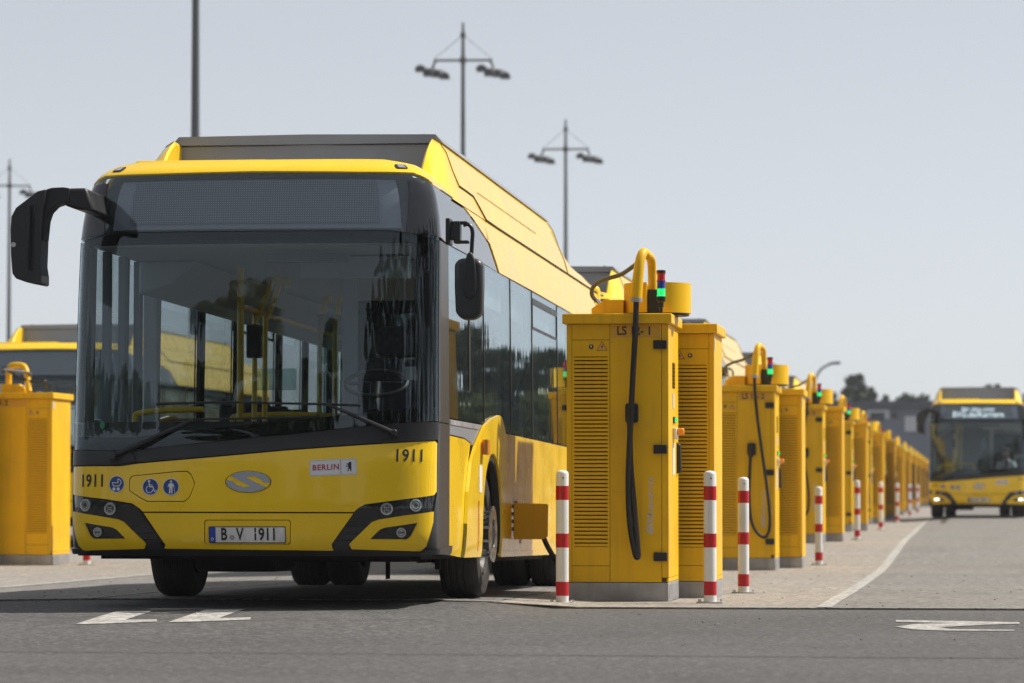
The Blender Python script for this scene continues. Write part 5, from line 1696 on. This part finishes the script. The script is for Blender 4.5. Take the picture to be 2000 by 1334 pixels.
# ------------------------------------------------------------------ trees
def make_tree(label, H, R, mat, leaves, lsize, seed, shape='round', group='trees', trunk_f=.3):
    rnd = random.Random(seed)
    r = thing('tree', label, 'tree', group=group)
    m = MB()
    m.tube([(0, 0, -.1), (.05 * R, 0, H * .2), (-.03 * R, .02 * R, H * .45), (0, 0, H * .8)], [H * .022, H * .018, H * .012, H * .004], 8)
    for k in range(7):
        a = rnd.uniform(0, 2 * PI); z0 = H * rnd.uniform(.22, .55)
        m.tube([(0, 0, z0), (math.cos(a) * R * .35, math.sin(a) * R * .35, z0 + H * .12), (math.cos(a) * R * .7, math.sin(a) * R * .7, z0 + H * .22)], [H * .009, H * .006, H * .002], 5)
    m.build('trunk', 'trunk', r, sharp=60)
    clumps = []
    nc = 46
    for k in range(nc):
        t = rnd.random()
        if shape == 'poplar':
            z = H * (.12 + .86 * t); rad = R * math.sin(PI * min(1, .12 + .86 * (1 - t) ** .8)) ** .8
        else:
            z = H * (trunk_f + (1 - trunk_f) * t); rad = R * math.sqrt(max(0.02, 1 - ((t - .42) / .60) ** 2))
        a = rnd.uniform(0, 2 * PI); rr = rad * math.sqrt(rnd.random()) * .95
        clumps.append((math.cos(a) * rr, math.sin(a) * rr, z, R * rnd.uniform(.16, .34)))
    V, Fc = [], []
    per = leaves // nc
    for (x, y, z, cr) in clumps:
        for _ in range(per):
            d = Vector((rnd.gauss(0, 1), rnd.gauss(0, 1), rnd.gauss(0, .8))).normalized() * cr * rnd.random() ** .45
            p = Vector((x, y, z)) + d
            q = Vector((rnd.gauss(0, 1), rnd.gauss(0, 1), rnd.gauss(0, 1))).normalized()
            s_ = q.cross(Vector((rnd.random(), rnd.random(), rnd.random()))).normalized()
            L = lsize * rnd.uniform(.6, 1.3)
            n = len(V)
            V += [tuple(p - q * L), tuple(p + s_ * L * .5), tuple(p + q * L), tuple(p - s_ * L * .5)]
            Fc.append((n, n + 1, n + 2, n + 3))
    o = link_mesh('crown', V, Fc, mat, r, sharp=180)
    return r
def tree_px(label, x, ytop, d, R, mat, leaves, lsize, seed, shape='round', group='distant trees'):
    s_ = F_PX / d
    H = CAM_H + (HORIZON - ytop) / s_
    t = make_tree(label, H, R, mat, leaves, lsize, seed, shape, group, .15)
    c = CAM_P + (CAM_F + CAM_R * ((x - CX) / F_PX)) * d
    t.location = (float(c[0]), float(c[1]), 0)
    return t
tree_px('broad dark tree standing out above the depot roof, right of the street lamp', 1672, 738, 300, 1.6, 'leaf_dark', 6500, .20, 11)
tree_px('lower dark tree right beside the broad tree above the depot roof', 1694, 758, 310, 1.2, 'leaf_dark', 4500, .20, 12)
tree_px('small dark treetop just left of the broad tree', 1632, 770, 310, .9, 'leaf_dark', 2000, .15, 13)
for i, (x, yt, R_) in enumerate(((1735, 778, 1.6), (1770, 777, 1.6), (1805, 776, 1.8), (1895, 757, 1.1), (1925, 757, 1.3), (1945, 752, .6), (1975, 764, 1.6), (2010, 772, 1.6))):
    tree_px(['treetop low over the depot roof left of the approaching bus', 'second low treetop over the depot roof', 'low treetop touching the approaching bus roof', 'bushy treetop above the left half of the approaching bus',
             'bushy treetop above the middle of the approaching bus', 'thin pointed treetop above the approaching bus', 'wide treetop above the right half of the approaching bus', 'treetop at the right edge of the picture'][i], x, yt, 330, R_, 'leaf_dark', 2600, .22, 20 + i)
# trees behind the camera and along the right of the yard: seen mirrored in the windscreen and the side windows
back = [(-13.0, -12, 12.5, 3.2, 'round'), (-9.5, -17, 9.5, 2.4, 'round'), (-6.4, -19, 11.5, 2.2, 'round'), (1.5, -15, 13, 1.5, 'poplar'), (3.4, -15, 16, 1.7, 'poplar'), (5.6, -14, 18, 2.0, 'poplar'), (8.2, -13, 17, 2.2, 'poplar'),
        (11, -12, 17, 3.2, 'round'), (14.5, -10, 18, 3.6, 'round'), (18, -7, 17, 3.6, 'round'), (22, -3, 18, 3.8, 'round'), (25.5, 2, 17, 3.8, 'round'), (28, 8, 17, 3.8, 'round'), (29.5, 15, 16, 3.8, 'round'),
        (31, 23, 16, 3.8, 'round'), (33, 31, 16, 3.8, 'round'), (35, 40, 16, 4, 'round'), (37, 50, 16, 4, 'round'), (-15, -22, 7, 3.4, 'round'), (-1.6, -24, 7.0, 2.6, 'round')]
back += [(4.4 + 3.0 * k, -19 + 1.2 * k, 14, 2.4, 'round') for k in range(4)] + [(-5 - 46 * math.sin(math.radians(4 + 4.2 * k)), 25 - 46 * math.cos(math.radians(4 + 4.2 * k)), 7.4 + (k * 37 % 5) * .5, 2.5, 'round') for k in range(19)]
for i, (x, y, H, R_, sh) in enumerate(back):
    t = make_tree('roadside tree mirrored in the windscreen of the nearest bus', H, R_, 'leaf_mid' if i in (0, 1, 4, 6) else 'leaf_dark', 9000, .24, 40 + i, sh, 'roadside trees mirrored in the glass', .12)
    t.location = (x, y, 0)
for i in range(12):
    x = 9 + i * 2.3 + random.uniform(-.6, .6); y = 185 + random.uniform(-8, 8)
    t = make_tree('tree beyond the yard mirrored in the side windows of the nearest bus', random.uniform(7.8, 10.4), random.uniform(2.0, 2.9), 'leaf_mid' if i % 3 else 'leaf_dark', 4200, .34, 70 + i, 'round', 'yard edge trees mirrored in the glass', .10)
    t.location = (x, y, 0)
for i in range(12):
    x = 8 + i * 1.8 + random.uniform(-.5, .5); y = 160 + random.uniform(-4, 4)
    t = make_tree('pale green shrub beyond the yard mirrored in the side windows of the nearest bus', random.uniform(3.6, 5.6), random.uniform(1.3, 1.9), 'leaf_pale', 2600, .26, 110 + i, 'round', 'pale shrubs mirrored in the glass', .04)
    t.name = 'shrub'; t['category'] = 'shrub'
    t.location = (x, y, 0)

# ------------------------------------------------------------------ hazy summer air
def haze():
    m = bpy.data.materials.new('haze_air'); m.use_nodes = True
    nt = m.node_tree; nt.nodes.clear()
    o = nt.nodes.new('ShaderNodeOutputMaterial'); v = nt.nodes.new('ShaderNodeVolumePrincipled')
    v.inputs['Color'].default_value = (.92, .95, 1, 1); v.inputs['Density'].default_value = .00028; v.inputs['Anisotropy'].default_value = .3
    nt.links.new(v.outputs[0], o.inputs['Volume'])
    MATS['haze_air'] = m
    b = MB(); b.box(-1450, 1450, -450, 1650, -1.2, 22)
    return stuff(tag(b.build('haze', 'haze_air'), 'thin pale summer haze over the whole yard', 'haze'))
haze()
